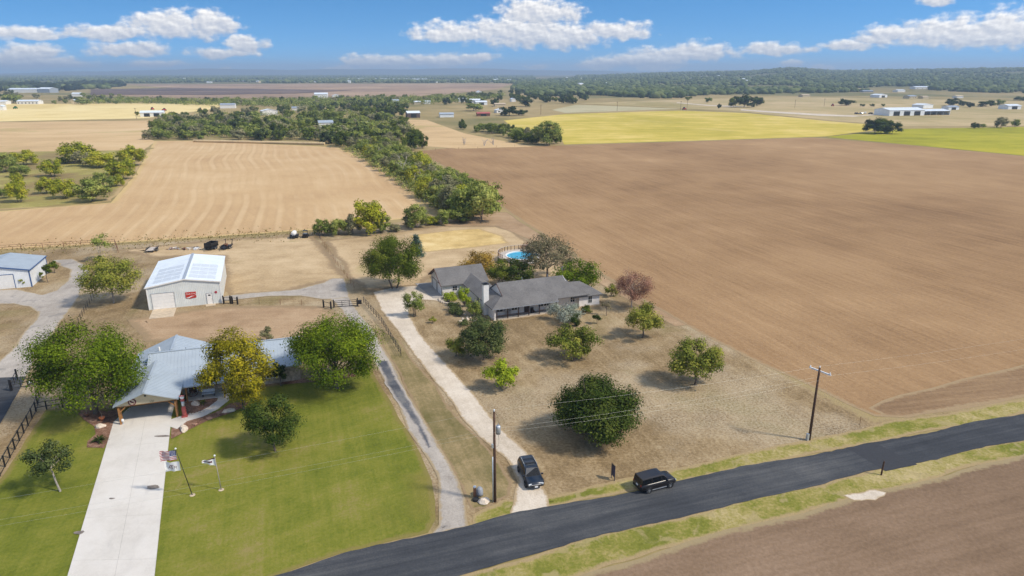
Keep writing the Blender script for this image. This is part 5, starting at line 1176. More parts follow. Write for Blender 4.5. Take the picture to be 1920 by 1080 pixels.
# ---------------------------------------------------------------- machinery along the back fence
def trailer(px, py, Lg, Wd, label, rz, deck='deck', gate_h=1.2, tongue=True, tank=False, name='trailer'):
    p = gp(px, py); t = thing(name, label, 'trailer', (p[0], p[1], 0), rz)
    MB().bb(-Lg/2, Lg/2, -Wd/2, Wd/2, .55, .64).build('bed', M[deck], t)
    f = MB()
    for y in (-Wd/2, Wd/2): f.bb(-Lg/2, Lg/2, y-.05, y+.05, .66, .78); f.bb(-Lg/2, Lg/2, y-.04, y+.04, .95, 1.0); [f.bb(x-.03, x+.03, y-.03, y+.03, .78, .95) for x in np.linspace(-Lg/2+.05, Lg/2-.05, 4)]
    f.build('side_rail', M['black'], t)
    if gate_h:
        g = MB()
        for x in np.linspace(-Wd/2, Wd/2, 6): g.beam((Lg/2, x, .65), (Lg/2+.15, x, .65+gate_h), .04, .04)
        g.beam((Lg/2+.15, -Wd/2, .65+gate_h), (Lg/2+.15, Wd/2, .65+gate_h), .05, .05); g.build('ramp_gate', M['rust'], t)
    for y in (-1, 1):
        for x in (-.4, .4):
            w = MB().lathe([(.1, -.1), (.36, -.1), (.38, 0), (.36, .1), (.1, .1)], 14).build('wheel', M['rubber'], t, (x, y*(Wd/2+.16), .38)); w.rotation_euler = (math.pi/2, 0, 0)
            MB().lathe([(0, -.11), (.2, -.11), (.2, .11), (0, .11)], 10).build('rim', M['alloy'], w)
        MB().bb(-.85, .85, y*(Wd/2+.16)-.13, y*(Wd/2+.16)+.13, .80, .85).build('mudguard', M['black'], t)
    if tongue: MB().beam((-Lg/2, -Wd*.35, .55), (-Lg/2-1.3, 0, .5), .1, .1).beam((-Lg/2, Wd*.35, .55), (-Lg/2-1.3, 0, .5), .1, .1).build('tongue', M['black'], t)
    if tank:
        o = MB().lathe([(0, -1.0), (.5, -.98), (.62, -.8), (.62, .8), (.5, .98), (0, 1.0)], 16).build('tank', M['white'], t, (0, 0, 1.3), None, True); o.rotation_euler = (0, math.pi/2, 0)
    return t
trailer(286, 471, 3.6, 1.9, 'open utility trailer with pale deck and raised ramp by the back fence', math.radians(100))
trailer(552, 446, 3.0, 1.6, 'small trailer carrying a white tank near the hedge corner', math.radians(95), 'black', 0, True, True)
t = trailer(425, 466, 3.4, 1.7, 'black implement trailer with raised arms right of the dump trailer', math.radians(85), 'black', 0)
for y in (-.8, .8): MB().beam((1.2, y, .7), (1.7, y*1.1, 2.0), .12, .12).beam((1.7, y*1.1, 2.0), (.9, y*1.1, 2.1), .1, .1).build('arm', M['black'], t)
MB().lathe([(0, -.3), (.35, -.3), (.35, .3), (0, .3)], 12).build('spool', M['rust'], t, (0, 0, 1.0)).rotation_euler = (math.pi/2, 0, 0)
t = trailer(397, 467, 3.4, 1.9, 'black high sided dump trailer on the back lot', math.radians(85), 'black', 0, name='dump_trailer')
MB().bb(-1.7, 1.7, -.95, -.88, 1.02, 1.75).bb(-1.7, 1.7, .88, .95, 1.02, 1.75).bb(1.63, 1.7, -.88, .88, .66, 1.75).bb(-1.7, -1.63, -.88, .88, .66, 1.95).build('side_panel', M['black'], t)
p = gp(573, 445); t = thing('farm_buggy', 'small black farm buggy beside the tank trailer', 'buggy', (p[0], p[1], 0), math.radians(100))
MB().bb(-1.2, 1.2, -.6, .6, .4, .8).bb(-1.2, -.3, -.62, .62, .8, 1.05).build('body', M['black'], t); c_ = MB()
for x, y in ((-.25, -.58), (-.25, .58), (.75, -.58), (.75, .58)): c_.tube([(x, y, .8), (x*.8, y, 1.8)], .04, 5)
c_.build('roll_cage', M['black'], t); MB().bb(-.3, .7, -.62, .62, 1.8, 1.86).build('roof', M['black'], t); MB().bb(-.15, .2, -.5, .5, .8, 1.15).build('seat', M['grey_plastic'], t)
for x in (-.8, .8):
    for y in (-.62, .62): MB().lathe([(.1, -.12), (.32, -.12), (.32, .12), (.1, .12)], 12).build('wheel', M['rubber'], t, (x, y, .32)).rotation_euler = (math.pi/2, 0, 0)
def scrap():
    r = random.Random(5)
    items = [('scrap_heap', 'low heap of scrap metal and pipe left of the dump trailer', 318, 336), ('scrap_heap', 'pale heap of boards and buckets in the middle of the back lot', 340, 362), ('scrap_heap', 'small heap of grey parts next to the dump trailer', 364, 378)]
    mats = ['steel', 'rust', 'plate', 'deck', 'black', 'rock']
    for nm, lb, x0, x1 in items:
        p = gp((x0+x1)/2, 467.5); t = thing(nm, lb, 'scrap', (p[0], p[1], 0), .2)
        wd = (x1-x0)/pxm(x0, 467)
        for i in range(16):
            x = r.uniform(-wd/2, wd/2); y = r.uniform(-.9, .9); s = r.uniform(.2, .55); m = r.choice(mats)
            if r.random() < .45: MB().tube([(x-s*1.4, y, .1+r.random()*.3), (x+s*1.4, y+r.uniform(-.6, .6), .1+r.random()*.5)], .06, 5).build('pipe', M[m], t)
            else: MB().box(x, y, s*.45, s*1.3, s, s*.9, r.random()*3).build('block', M[m], t)
scrap()

# row of round hay bales along the far end of the stubble field
def bales():
    a, b = Vector(gp(365, 266.5)), Vector(gp(610, 272)); n = 88
    me = MB().lathe([(0, -.68), (.72, -.68), (.8, -.6), (.8, .6), (.72, .68), (0, .68)], 14).mesh('hay_bale')
    for i in range(n):
        q = a.lerp(b, i/n); d = b-a; o = link('hay_bale', me, M['hay'], None, (q.x, q.y, .82)); o.rotation_euler = (0, math.pi/2, math.atan2(d.y, d.x))
        tag(o, 'round tan hay bale in the long row at the edge of the woods', 'hay bale', 'row of hay bales')
bales()
# ---------------------------------------------------------------- garden and yard trees
ptree(180, 776, 591, 204, 'oak_tree', 'broad bright green oak hiding the left end of the metal roofed house', 'oak_bright', clumps=200, per=190, size=.24, z0=.08, r_clump=.12, trunk_r=.3, dep=1.1)
ptree(457, 768, 607, 138, 'pear_tree', 'golden olive pear tree in front of the metal roof', 'pear', clumps=150, per=140, size=.25, z0=.06, shape='pear', r_clump=.105, trunk_r=.17, dep=.6)
ptree(632, 728, 585, 172, 'oak_tree', 'large round bright green oak at the right end of the metal roof', 'oak_bright', clumps=190, per=190, size=.24, z0=.10, r_clump=.125, trunk_r=.28, dep=1.05, seed=31)
ptree(516, 846, 738, 108, 'cedar_elm_tree', 'dark green young elm on the lawn right of the driveway', 'oak_dark', clumps=110, per=95, size=.22, z0=.14, r_clump=.13, trunk_r=.12, dep=.8)
ptree(113, 922, 821, 86, 'young_oak_tree', 'small green tree with pale trunk on the left lawn', 'grey_oak', clumps=75, per=50, size=.22, z0=.34, r_clump=.12, bark='bark_pale', trunk_r=.10, lean=(-.9, .25), dep=.7, flat=.6)
ptree(214, 568, 474, 104, 'pecan_tree', 'yellow green spreading tree left of the workshop', 'pecan', clumps=140, per=100, size=.28, z0=.15, r_clump=.115, bark='bark_pale', trunk_r=.17, dep=.8)
ptree(189, 489, 436, 50, 'chinaberry_tree', 'slender sparse tree by the pipe fence corner', 'mesquite', clumps=22, per=45, size=.34, z0=.4, r_clump=.14, bark='bark_pale', trunk_r=.08, multi=2, dep=.4)
ptree(740, 541, 441, 112, 'oak_tree', 'large round dark oak beside the pale driveway top', 'oak', clumps=190, per=170, size=.26, z0=.10, r_clump=.12, trunk_r=.3, dep=.9, multi=2)
ptree(782, 493, 436, 32, 'blue_spruce_tree', 'narrow blue green conifer poking out behind the oak', 'spruce', clumps=60, per=50, size=.3, z0=.05, shape='cone', r_clump=.16, trunk_r=.12, dep=.4, limbs=20)
ptree(777, 594, 545, 41, 'olive_tree', 'small olive green tree standing beside the pale driveway', 'mesquite', clumps=50, per=55, size=.24, z0=.12, r_clump=.15, trunk_r=.09, multi=3, dep=.5)
ptree(907, 676, 587, 92, 'cedar_tree', 'dark grey green tree in front of the porch corner', 'grey_oak', clumps=160, per=95, size=.24, z0=.03, r_clump=.12, trunk_r=.15, dep=.8)
ptree(855, 668, 627, 44, 'yaupon_shrub', 'dark olive shrub left of the grey green tree', 'pecan', 'shrub', clumps=55, per=60, size=.22, z0=.02, r_clump=.16, dep=.7)
ptree(940, 729, 671, 66, 'lacebark_tree', 'small lime green tree in the yard', 'lime', clumps=70, per=60, size=.26, z0=.10, r_clump=.13, trunk_r=.07, dep=.8)
ptree(1076, 676, 605, 102, 'pecan_tree', 'spreading yellow green pecan in the yard before the silver shrub', 'pecan', clumps=80, per=95, size=.27, z0=.15, r_clump=.115, trunk_r=.17, dep=.7, seed=3)
ptree(1205, 633, 561, 76, 'pecan_tree', 'loose green pecan near the ploughed field edge', 'pecan', clumps=75, per=85, size=.27, z0=.15, r_clump=.115, trunk_r=.14, dep=.6, seed=5)
ptree(1303, 722, 631, 102, 'pecan_tree', 'round olive tree nearest the ploughed field', 'pecan', clumps=120, per=85, size=.26, z0=.13, r_clump=.11, trunk_r=.15, dep=.7, seed=9)
ptree(1118, 830, 697, 166, 'live_oak_tree', 'very large dark live oak with foliage down to the ground', 'oak_dark', clumps=250, per=160, size=.25, z0=.02, r_clump=.105, trunk_r=.4, dep=.95)
ptree(1184, 578, 501, 80, 'rusty_elm_tree', 'nearly bare tree with rusty pink twigs at the field edge', 'pink', clumps=130, per=75, size=.17, z0=.18, r_clump=.12, bark='bark_pale', trunk_r=.12, dep=.5, limbs=60)
ptree(1146, 556, 532, 26, 'young_elm_shrub', 'small green shrub below the rusty pink tree', 'pecan', 'shrub', clumps=24, per=50, size=.24, z0=.05, r_clump=.2, dep=.5)
ptree(1137, 592, 560, 20, 'young_tree', 'thin leafless sapling right of the white wing', 'tan_oak', clumps=16, per=16, size=.2, z0=.3, r_clump=.2, trunk_r=.05, dep=.3, limbs=14)
ptree(1057, 605, 563, 66, 'sage_shrub', 'big silver grey sage shrub in front of the porch', 'silver', 'shrub', clumps=90, per=65, size=.2, z0=.02, r_clump=.13, dep=.6, shape='dome')
ptree(1077, 612, 586, 23, 'holly_shrub', 'narrow dark green shrub beside the silver sage', 'oak_dark', 'shrub', clumps=35, per=60, size=.2, z0=.02, r_clump=.22, dep=.4)
ptree(1098, 588, 572, 24, 'low_shrub', 'low dark shrub under the white wing wall', 'oak', 'shrub', clumps=26, per=50, size=.2, z0=.02, r_clump=.2, dep=.5)
ptree(1119, 607, 585, 16, 'young_tree', 'tiny dark green sapling in the yard right of the house', 'oak_dark', clumps=18, per=45, size=.18, z0=.25, r_clump=.2, trunk_r=.04, dep=.4)
ptree(899, 520, 465, 80, 'golden_shrub', 'rounded golden brown shrub behind the garage', 'golden', 'shrub', clumps=90, per=70, size=.28, z0=.02, r_clump=.13, dep=.8, shape='dome')
ptree(938, 538, 484, 52, 'oak_tree', 'gnarled dark green oak behind the roof valley', 'oak', clumps=60, per=75, size=.28, z0=.13, r_clump=.15, trunk_r=.14, dep=.5, multi=2)
ptree(970, 536, 484, 62, 'oak_tree', 'dense dark oak between pool and main roof', 'oak_dark', clumps=80, per=80, size=.28, z0=.1, r_clump=.14, trunk_r=.15, dep=.6)
ptree(1026, 524, 434, 112, 'oak_tree', 'tall mottled tan and green oak by the pool', 'tan_oak', clumps=130, per=70, size=.32, z0=.13, r_clump=.10, trunk_r=.24, dep=.6)
ptree(1080, 548, 482, 92, 'pistache_tree', 'broad low deep green tree behind the right roof end', 'oak_bright', clumps=100, per=70, size=.32, z0=.08, r_clump=.12, trunk_r=.15, dep=.9, shape='dome', seed=77)
ptree(985, 470, 459, 26, 'russet_bush', 'low russet bush behind the pool railing', 'pink', 'shrub', clumps=26, per=45, size=.26, z0=.02, r_clump=.2, dep=.4)
ptree(870, 575, 535, 25, 'lime_shrub', 'upright lime green shrub at the garage corner', 'lime', 'shrub', clumps=45, per=60, size=.2, z0=.02, r_clump=.2, dep=.3)
ptree(888, 594, 560, 33, 'olive_shrub', 'dark olive shrub against the chimney wall', 'mesquite', 'shrub', clumps=50, per=60, size=.2, z0=.02, r_clump=.18, dep=.5)
ptree(843, 564, 552, 32, 'low_hedge', 'low green hedge under the garage wall', 'lime', 'shrub', clumps=40, per=45, size=.2, z0=.02, r_clump=.17, dep=.6)
ptree(850, 583, 569, 34, 'juniper_shrub', 'spreading grey green juniper near the garden path', 'grey_oak', 'shrub', clumps=40, per=45, size=.2, z0=.02, r_clump=.17, dep=.8)
ptree(855, 592, 580, 30, 'juniper_shrub', 'lower of the two spreading grey green junipers by the path', 'grey_oak', 'shrub', clumps=40, per=45, size=.2, z0=.02, r_clump=.17, dep=.8, seed=4)
ptree(868, 612, 602, 24, 'low_shrub', 'low green tuft beside the garden path end', 'grey_oak', 'shrub', clumps=22, per=40, size=.18, z0=.02, r_clump=.2, dep=.6)
ptree(811, 606, 592, 14, 'young_tree', 'tiny yellow sapling beside the pale driveway', 'pecan', clumps=14, per=28, size=.18, z0=.15, r_clump=.22, trunk_r=.03, dep=.2)
ptree(527, 724, 672, 24, 'holly_shrub', 'upright dark shrub against the metal roof eave', 'oak_dark', 'shrub', clumps=40, per=55, size=.2, z0=.14, r_clump=.2, dep=.3)
ptree(500, 641, 612, 28, 'bare_shrub', 'greyish twiggy shrub behind the metal roof', 'mesq_grey', 'shrub', clumps=30, per=40, size=.22, z0=.05, r_clump=.17, dep=.4)
ptree(90, 530, 493, 22, 'young_tree', 'small tree with thin trunk beside the blue trimmed shed', 'oak', clumps=20, per=45, size=.26, z0=.5, r_clump=.2, trunk_r=.06, dep=.3)
ptree(103, 512, 488, 20, 'palm_plant', 'small spiky green plant behind the blue trimmed shed', 'oak', 'shrub', clumps=16, per=45, size=.34, z0=.35, r_clump=.2, trunk_r=.06, dep=.2)
ptree(44, 538, 518, 14, 'young_tree', 'small yellow green sapling at the shed door', 'pecan', clumps=14, per=40, size=.22, z0=.2, r_clump=.2, trunk_r=.04, dep=.2)
ptree(75, 524, 509, 12, 'low_shrub', 'small shrub at the wall of the blue trimmed shed', 'oak', 'shrub', clumps=12, per=40, size=.22, z0=.05, r_clump=.2, dep=.2)
ptree(185, 490, 479, 16, 'low_shrub', 'dark low shrub under the slender sparse tree', 'oak_dark', 'shrub', clumps=14, per=45, size=.26, z0=.05, r_clump=.2, dep=.2)
def rosette(px, py, r, label, name, n=44, leaf='oak_dark'):
    p = gp(px, py); rng = np.random.default_rng(px); root = thing(name, label, 'plant', (p[0], p[1], .08))
    V = []; Fc = []; T = []
    for i in range(n):
        a = rng.random()*6.283; e = .15+rng.random()*1.1; Ln = r*(.75+.3*rng.random()); w = r*.07; pv = None
        d = np.array([math.cos(a)*math.cos(e), math.sin(a)*math.cos(e), math.sin(e)]); s = np.array([-math.sin(a), math.cos(a), 0]); b = len(V)
        for j, t in enumerate((0, .4, .75, 1)):
            c = d*Ln*t+np.array([0, 0, -r*.35*t*t]); ww = w*(1.2-t)
            V += [c-s*ww, c+s*ww]
        for j in range(3): Fc.append((b+2*j, b+2*j+1, b+2*j+3, b+2*j+2))
        T += [rng.random()*.6+.2]*8
    V = np.array(V); V[:, 2] = np.maximum(V[:, 2]+.15, .01)
    link('fronds', fast_mesh('fronds', V, Fc, {'tint': T}), L[leaf], root); MB().lathe([(.12, 0), (.15, .15), (.08, .28)], 8).build('trunk', M['bark'], root)
rosette(187, 829, 1.1, 'dark green sago palm in the left mulch bed', 'sago_palm', 60)
rosette(381, 758, .75, 'green agave rosette in the porch bed', 'agave', 40, 'oak')
# tufts along the verges and field margins: uncountable
def tufts(name, label, polys, n, hgt_r, leaf, seed, w=.10):
    rng = np.random.default_rng(seed); V = []; T = []
    P = []
    for poly, frac in polys:
        q = np.array(poly, float); i = rng.integers(0, len(q)-1, int(n*frac)); t = rng.random(len(i))[:, None]; c = q[i]*(1-t)+q[i+1]*t
        c[:, 1] += rng.normal(size=len(i))*6; c[:, 0] += rng.normal(size=len(i))*6; P += [gp(*k) for k in c]
    for (x, y) in P:
        hh = rng.uniform(*hgt_r); tt = rng.random()
        for k in range(4):
            a = rng.random()*6.28; d = np.array([math.cos(a), math.sin(a)]); ww = w*(.6+rng.random())*hh*3; b0 = np.array([x, y])+d*hh*.1
            nrm = np.array([-d[1], d[0]])*ww
            V += [[*(b0-nrm), 0.02], [*(b0+nrm), 0.02], [*(b0+nrm*.3+d*hh*.45), hh], [*(b0-nrm*.3+d*hh*.45), hh]]; T += [tt]*4
    o = link(name, fast_mesh(name, V, np.arange(len(V)).reshape(-1, 4), {'tint': T}), L[leaf]); tag(o, label, 'grass', kind='stuff')
tufts('fence_line_grass', 'weedy grass along the stubble field fence', [([(0,470),(200,458),(400,445),(590,434)], 1.)], 900, (.12, .35), 'straw', 8)

# ---------------------------------------------------------------- hedgerow and scrub trees built from shared crowns
PROTO = {}
def proto(key, leaf, h, w, z0, clumps, per, size, rc, shape='round', dense=.5, bark='bark', limbs=10, multi=2):
    rng = np.random.default_rng(abs(hash(key)) % 9999 if False else sum(ord(c) for c in key)); cl = clump_points(rng, clumps, w*.45, w*.45, h*z0, h*.96, shape)
    rad = (.6+.8*rng.random(clumps))*rc*w; v, f, t = leaves_np(rng, cl, rad, per, size, .8, .35, dense, .17, lobes=np.array(LOBE)); v[:, 2] = np.maximum(v[:, 2], .02)
    c = fast_mesh('crown', v, f, {'tint': t}); c.materials.append(L[leaf]); tm = trunk_mesh(rng, h*(z0+.05), cl, h*.022, limbs, multi=multi, sub=1).mesh('trunk'); tm.materials.append(M[bark])
    PROTO[key] = (c, tm, h, w)
for i, lf in enumerate(('mesquite', 'oak', 'mesq_yel', 'mesq_grey', 'oak_dark', 'pecan')):
    for j in range(3): proto(f'{lf}{j}', lf, 7, 8, .0, 84, 55, .42, .12, 'dome')
for i, lf in enumerate(('mesquite', 'oak', 'mesq_grey', 'oak_dark', 'grey_oak')):
    for j in range(2): proto(f'far_{lf}{j}', lf, 8, 9, .0, 60, 26, .85, .13, 'dome', limbs=4, multi=1)
def put(key, x, y, h, w, name, label, cat='tree', group=None, rz=None, z=0.):
    c, tm, ph, pw = PROTO[key]; r = thing(name, label, cat, (x, y, z), rz if rz is not None else rnd.random()*6.28, group); r.scale = (w/pw, w/pw*rnd.uniform(.88, 1.12), h/ph)
    link('crown', c, None, r); link('trunk', tm, None, r); return r
def pput(bx, by, ty, wpx, key, name, label, cat='tree', group=None):
    w = wpx/pxm(bx, by); r = w*.47; tph = math.tan(PITCH+math.atan(((by+ty)/2-540)/F)); he = hgt(bx, by, ty)
    v = math.sqrt(max((he/2)**2-(r*tph)**2, (.4*r)**2)); c = v*1.1; sink = max(0, math.sqrt((r*tph)**2+v*v)-c)
    x, y = gp(bx, by-sink*.95*pxm(bx, by)); return put(key, x, y, (c+v)*(1.12 if cat == 'bush' else 1), w*(1.14 if cat == 'bush' else 1.08), name, label, cat, group)
SC = [(14,322,288,48,'mesquite0'),(48,309,283,46,'mesq_yel1'),(146,305,268,68,'mesq_yel0'),(100,331,301,42,'mesq_yel2'),(157,312,286,36,'mesq_grey0'),(190,314,285,54,'mesq_yel1'),(250,311,275,48,'mesq_yel0'),(230,336,301,52,'mesq_yel2'),
      (38,331,309,36,'mesquite1'),(34,346,325,24,'mesq_yel0'),(37,379,341,42,'mesq_yel2'),(88,363,334,36,'mesq_yel1'),(121,372,336,46,'mesq_yel0'),(176,378,337,58,'mesquite2'),(196,352,324,42,'mesquite0'),(221,349,328,26,'mesq_yel1'),(8,372,352,26,'mesquite1')]
SL = ['grey green bush at the left frame edge of the rough patch', 'dark topped bush second from left at the back of the rough patch', 'tallest bush at the back middle of the rough patch', 'lone round bush in the open middle of the rough patch', 'grey bush just in front of the tallest bush', 'wide lime bush right of the tallest bush', 'tall lime bush at the back right corner of the rough patch', 'lime bush just before the back right corner bush', 'pale low bush below the dark topped back bush',
      'small lime bush at the left of the rough patch middle', 'yellow green bush nearest the front left of the rough patch', 'yellowish bush in the front row left of its middle', 'bright green bush in the middle of the front row', 'widest bush at the front right corner of the rough patch', 'grey green bush behind the front right corner bush', 'small yellow bush at the right border of the rough patch', 'small grey bush at the front left frame edge']
for s_, l_ in zip(SC, SL): pput(*s_, 'brush_bush', l_, 'bush', 'bushes in the rough patch')
HB = [(606,441,412,36,'mesquite0'),(634,441,410,36,'mesquite1'),(662,439,404,34,'mesq_grey1'),(692,438,379,66,'mesq_yel2'),(714,436,402,38,'mesquite2'),(783,428,384,46,'mesquite0'),(770,425,402,28,'mesq_grey0'),(835,420,392,44,'mesquite1'),(808,421,405,34,'mesq_yel0'),(865,416,390,46,'mesquite2'),(740,434,420,26,'mesq_grey2')]
HL = ['leftmost green bush of the short hedge by the hedge corner panel', 'second green bush from the left in the short hedge', 'grey twiggy bush in the short hedge before the tall lime one', 'tallest lime green bush of the short hedge', 'green bush right of the tallest lime one', 'upright green bush alone between short hedge and hedgerow', 'small grey bush left of the upright lone bush', 'spreading bush below the near hedgerow end', 'low yellow green bush between the lone bush and the hedgerow', 'rightmost bush under the near hedgerow tree', 'low grey bush in the gap of the short hedge']
for s_, l_ in zip(HB, HL): pput(*s_, 'brush_bush', l_, 'bush', 'bushes in the short hedge')
# main hedgerow running away from the yard
r2 = random.Random(11); keys = ['mesquite0','mesquite1','mesquite2','mesquite0','oak1','mesq_yel0','mesq_grey0','mesq_grey1','pecan0','mesquite1']
cL = [(632,282),(675,306),(735,345),(800,388),(845,412)]; cR = [(742,262),(770,282),(830,318),(895,362),(932,400)]
def lerp_pts(P, t):
    k = t*(len(P)-1); i = min(len(P)-2, int(k)); u = k-i; return (P[i][0]*(1-u)+P[i+1][0]*u, P[i][1]*(1-u)+P[i+1][1]*u)
for i in range(17):
    t = (i+.5)/17
    for j in range(4):
        a, b = lerp_pts(cL, t), lerp_pts(cR, t); s = .16+.7*(j+.5)/4+r2.uniform(-.07, .07); x, y = gp(a[0]*(1-s)+b[0]*s+r2.uniform(-3, 3), a[1]*(1-s)+b[1]*s)
        h = r2.uniform(6.0, 8.6)*(.92+.22*t); put(r2.choice(keys), x, y, h, h*r2.uniform(1.0, 1.4), 'hedgerow_tree', 'green tree in the long hedgerow between stubble and ploughed field', 'tree', 'trees of the long hedgerow')
pput(905, 415, 335, 84, 'mesquite1', 'hedgerow_tree', 'big round green tree at the near end of the long hedgerow'); pput(872, 414, 348, 62, 'mesquite2', 'hedgerow_tree', 'loose green tree left of the big one at the near hedgerow end')
def snag(px, py, h, label, seed):
    rng = np.random.default_rng(seed); p = gp(px, py); r = thing('dead_tree', label, 'tree', (p[0], p[1], 0)); mb = MB(); tw = MB()
    for m in range(4):
        a = rng.random()*6.28; q = Vector((0, 0, 0)); d = Vector((math.cos(a)*.35, math.sin(a)*.35, 1)); pts = [q]; L_ = h*(.6+.4*rng.random())/4
        for k in range(4):
            d = (d+Vector(rng.normal(size=3).tolist())*.25).normalized(); d.z = abs(d.z); q = q+d*L_; pts.append(q)
            for _ in range(2): e = q+(d+Vector(rng.normal(size=3).tolist())*.9).normalized()*h*.22; tw.tube([q, q.lerp(e, .5)+Vector((0, 0, .15)), e], [.07, .05, .02], 4, False)
        mb.tube(pts, [.2, .16, .12, .08, .03], 6)
    mb.build('trunk', M['dead_wood'], r); tw.build('branches', M['dead_wood'], r)
for px_, py_, hh, lb in ((822,372,8.5,'bleached dead tree standing in the near half of the hedgerow'),(845,380,7,'second bleached dead tree close to the near hedgerow end'),(757,335,9,'grey dead tree with bare limbs midway along the hedgerow'),(706,300,9,'white dead tree near the far end of the hedgerow'),(790,352,7.5,'grey leafless tree leaning in the hedgerow middle'),(538,246,9,'grey bare tree in the woods before the white tent roof'),(870,272,6,'pale bare shrub tree along the small enclosed field'),(908,274,5,'small bare tree at the edge of the small enclosed field'),(925,272,5,'dark bare shrub right of the pale bare ones')):
    snag(px_, py_, hh, lb, px_)

# brush filling the hedgerow and the wood floor: uncountable
def brush(name, label, poly, n, hr, leaf, seed, size):
    rng = np.random.default_rng(seed); q = np.array(poly, float); lo, hi = q.min(0), q.max(0); C = []; R = []
    while len(C) < n:
        u, v = rng.uniform(lo[0], hi[0]), rng.uniform(lo[1], hi[1])
        if inside((u, v), poly): x, y = gp(u, v); h = rng.uniform(*hr); C.append((x, y, h*.5)); R.append(h*.75)
    v, f, t = leaves_np(rng, np.array(C), np.array(R), 26, size, .7, .4, .5, .25); v[:, 2] = np.maximum(v[:, 2], .03)
    tag(link(name, fast_mesh(name, v, f, {'tint': t}), L[leaf]), label, 'brush', kind='stuff')
# woods in the middle distance, each tree of its own
def inside(p, poly):
    c = False
    for i in range(len(poly)):
        (x1, y1), (x2, y2) = poly[i], poly[i-1]
        if (y1 > p[1]) != (y2 > p[1]) and p[0] < (x2-x1)*(p[1]-y1)/(y2-y1)+x1: c = not c
    return c
def wood(poly, n, keys, hr, name, label, group, seed, mind=.62, holes=(), tries=60):
    r = random.Random(seed); W = [gp(*p) for p in poly]; x0, x1 = min(p[0] for p in W), max(p[0] for p in W); y0, y1 = min(p[1] for p in W), max(p[1] for p in W); got = []
    k = 0
    while len(got) < n and k < n*tries:
        k += 1; u = r.uniform(min(p[0] for p in poly), max(p[0] for p in poly)); v = r.uniform(min(p[1] for p in poly), max(p[1] for p in poly))
        if not inside((u, v), poly) or any(abs(u-hx) < hw and abs(v-hy) < hh for hx, hy, hw, hh in holes): continue
        x, y = gp(u, v); h = r.uniform(*hr); w = h*r.uniform(1.0, 1.45)
        if any((x-a)**2+(y-b)**2 < ((w+c)/2*mind)**2 for a, b, c in got): continue
        got.append((x, y, w)); put(r.choice(keys), x, y, h, w, name, label, 'tree', group, z=relief(x, y))
    return got
brush('hedgerow_brush', 'tangled green brush at the foot of the long hedgerow', [(645,284),(690,310),(750,350),(805,386),(850,410),(925,400),(880,360),(820,318),(765,284),(735,264)], 800, (2.2, 5.0), 'mesquite', 3, .6)
brush('wood_brush', 'low brush between the trees of the middle wood', [(285,260),(292,238),(335,224),(460,210),(640,207),(752,226),(795,266),(742,260),(640,274),(600,264),(420,260)], 1500, (2.5, 6), 'mesquite', 4, .9)
brush('far_belt_brush', 'hazy green brush filling the far tree belt', [(140,195),(240,188),(330,191),(450,191),(600,188),(760,185),(900,180),(950,180),(900,192),(760,198),(640,202),(440,200),(330,197),(250,195)], 1500, (4, 9), 'mesquite', 9, 1.5)
FK = ['far_mesquite0','far_mesquite1','far_oak0','far_mesquite1','far_mesq_grey0','far_grey_oak0','far_mesq_grey1','far_mesquite0']
HOLES = [(507,214,16,7),(470,224,9,4),(612,236,16,6),(640,232,7,5),(690,237,8,4),(530,222,7,4),(555,206,8,5)]
wood([(275,262),(285,236),(330,222),(400,214),(460,208),(560,206),(640,204),(700,212),(755,222),(770,245),(800,268),(742,262),(640,276),(600,266),(420,262),(340,262)], 235, FK+['mesquite0','oak0'], (6.5, 10), 'woodland_tree', 'green tree in the wood beyond the stubble field', 'trees of the middle wood', 21, .50, HOLES)
wood([(640,206),(650,196),(720,192),(760,196),(768,214),(745,222),(700,214)], 34, ['far_oak_dark0','far_oak_dark1','far_oak0','far_grey_oak0'], (7, 10), 'woodland_tree', 'dark green tree at the far corner of the wood', 'dark trees at the far corner of the wood', 22)
wood([(865,238),(905,243),(960,250),(1010,256),(1050,266),(1045,271),(985,272),(930,257),(870,246)], 40, ['mesquite1','mesquite2','oak1','mesq_grey1','oak2','far_mesquite0'], (5.5, 7.5), 'hedgerow_tree', 'green tree in the hedge between small field and yellow crop', 'trees of the upper hedge', 23, .5)
pput(1028, 272, 224, 52, 'mesquite0', 'hedgerow_tree', 'tallest green tree at the right end of the upper hedge')
pput(770, 281, 248, 40, 'oak2', 'hedgerow_tree', 'round green tree pair at the corner of the small enclosed field'); pput(792, 278, 250, 28, 'oak0', 'hedgerow_tree', 'small green tree beside the corner tree of the small field')
wood([(140,193),(240,186),(330,190),(450,190),(600,186),(760,183),(900,176),(950,178),(900,190),(760,194),(640,198),(440,199),(330,195),(250,192)], 110, FK+['far_oak_dark0'], (6, 9), 'belt_tree', 'far green tree in the belt below the brown field', 'trees of the far belt', 24, .5)
wood([(70,192),(100,183),(240,181),(246,194),(150,198),(80,195)], 26, FK, (6, 9), 'farm_tree', 'hedge tree between the far left farm and the golden field', 'trees round the far left farm', 27, .5, [(143,181,9,4),(138,195,5,3)])
wood([(-40,186),(0,178),(60,178),(80,186),(30,191),(-40,192)], 14, FK, (7, 11), 'farm_tree', 'dark tree standing behind the white house at the far left', 'trees behind the far left house', 28, .5)
wood([(800,192),(880,182),(960,176),(1060,172),(1100,176),(1105,193),(1060,196),(980,190),(940,192),(860,200)], 72, ['far_oak_dark0','far_oak_dark1','far_grey_oak0','far_oak0'], (7, 11), 'grove_oak', 'dark oak in the grove behind the white farm sheds', 'oaks of the centre grove', 25, .5, [(880,191,10,5),(905,190,18,4),(950,178,8,4)])
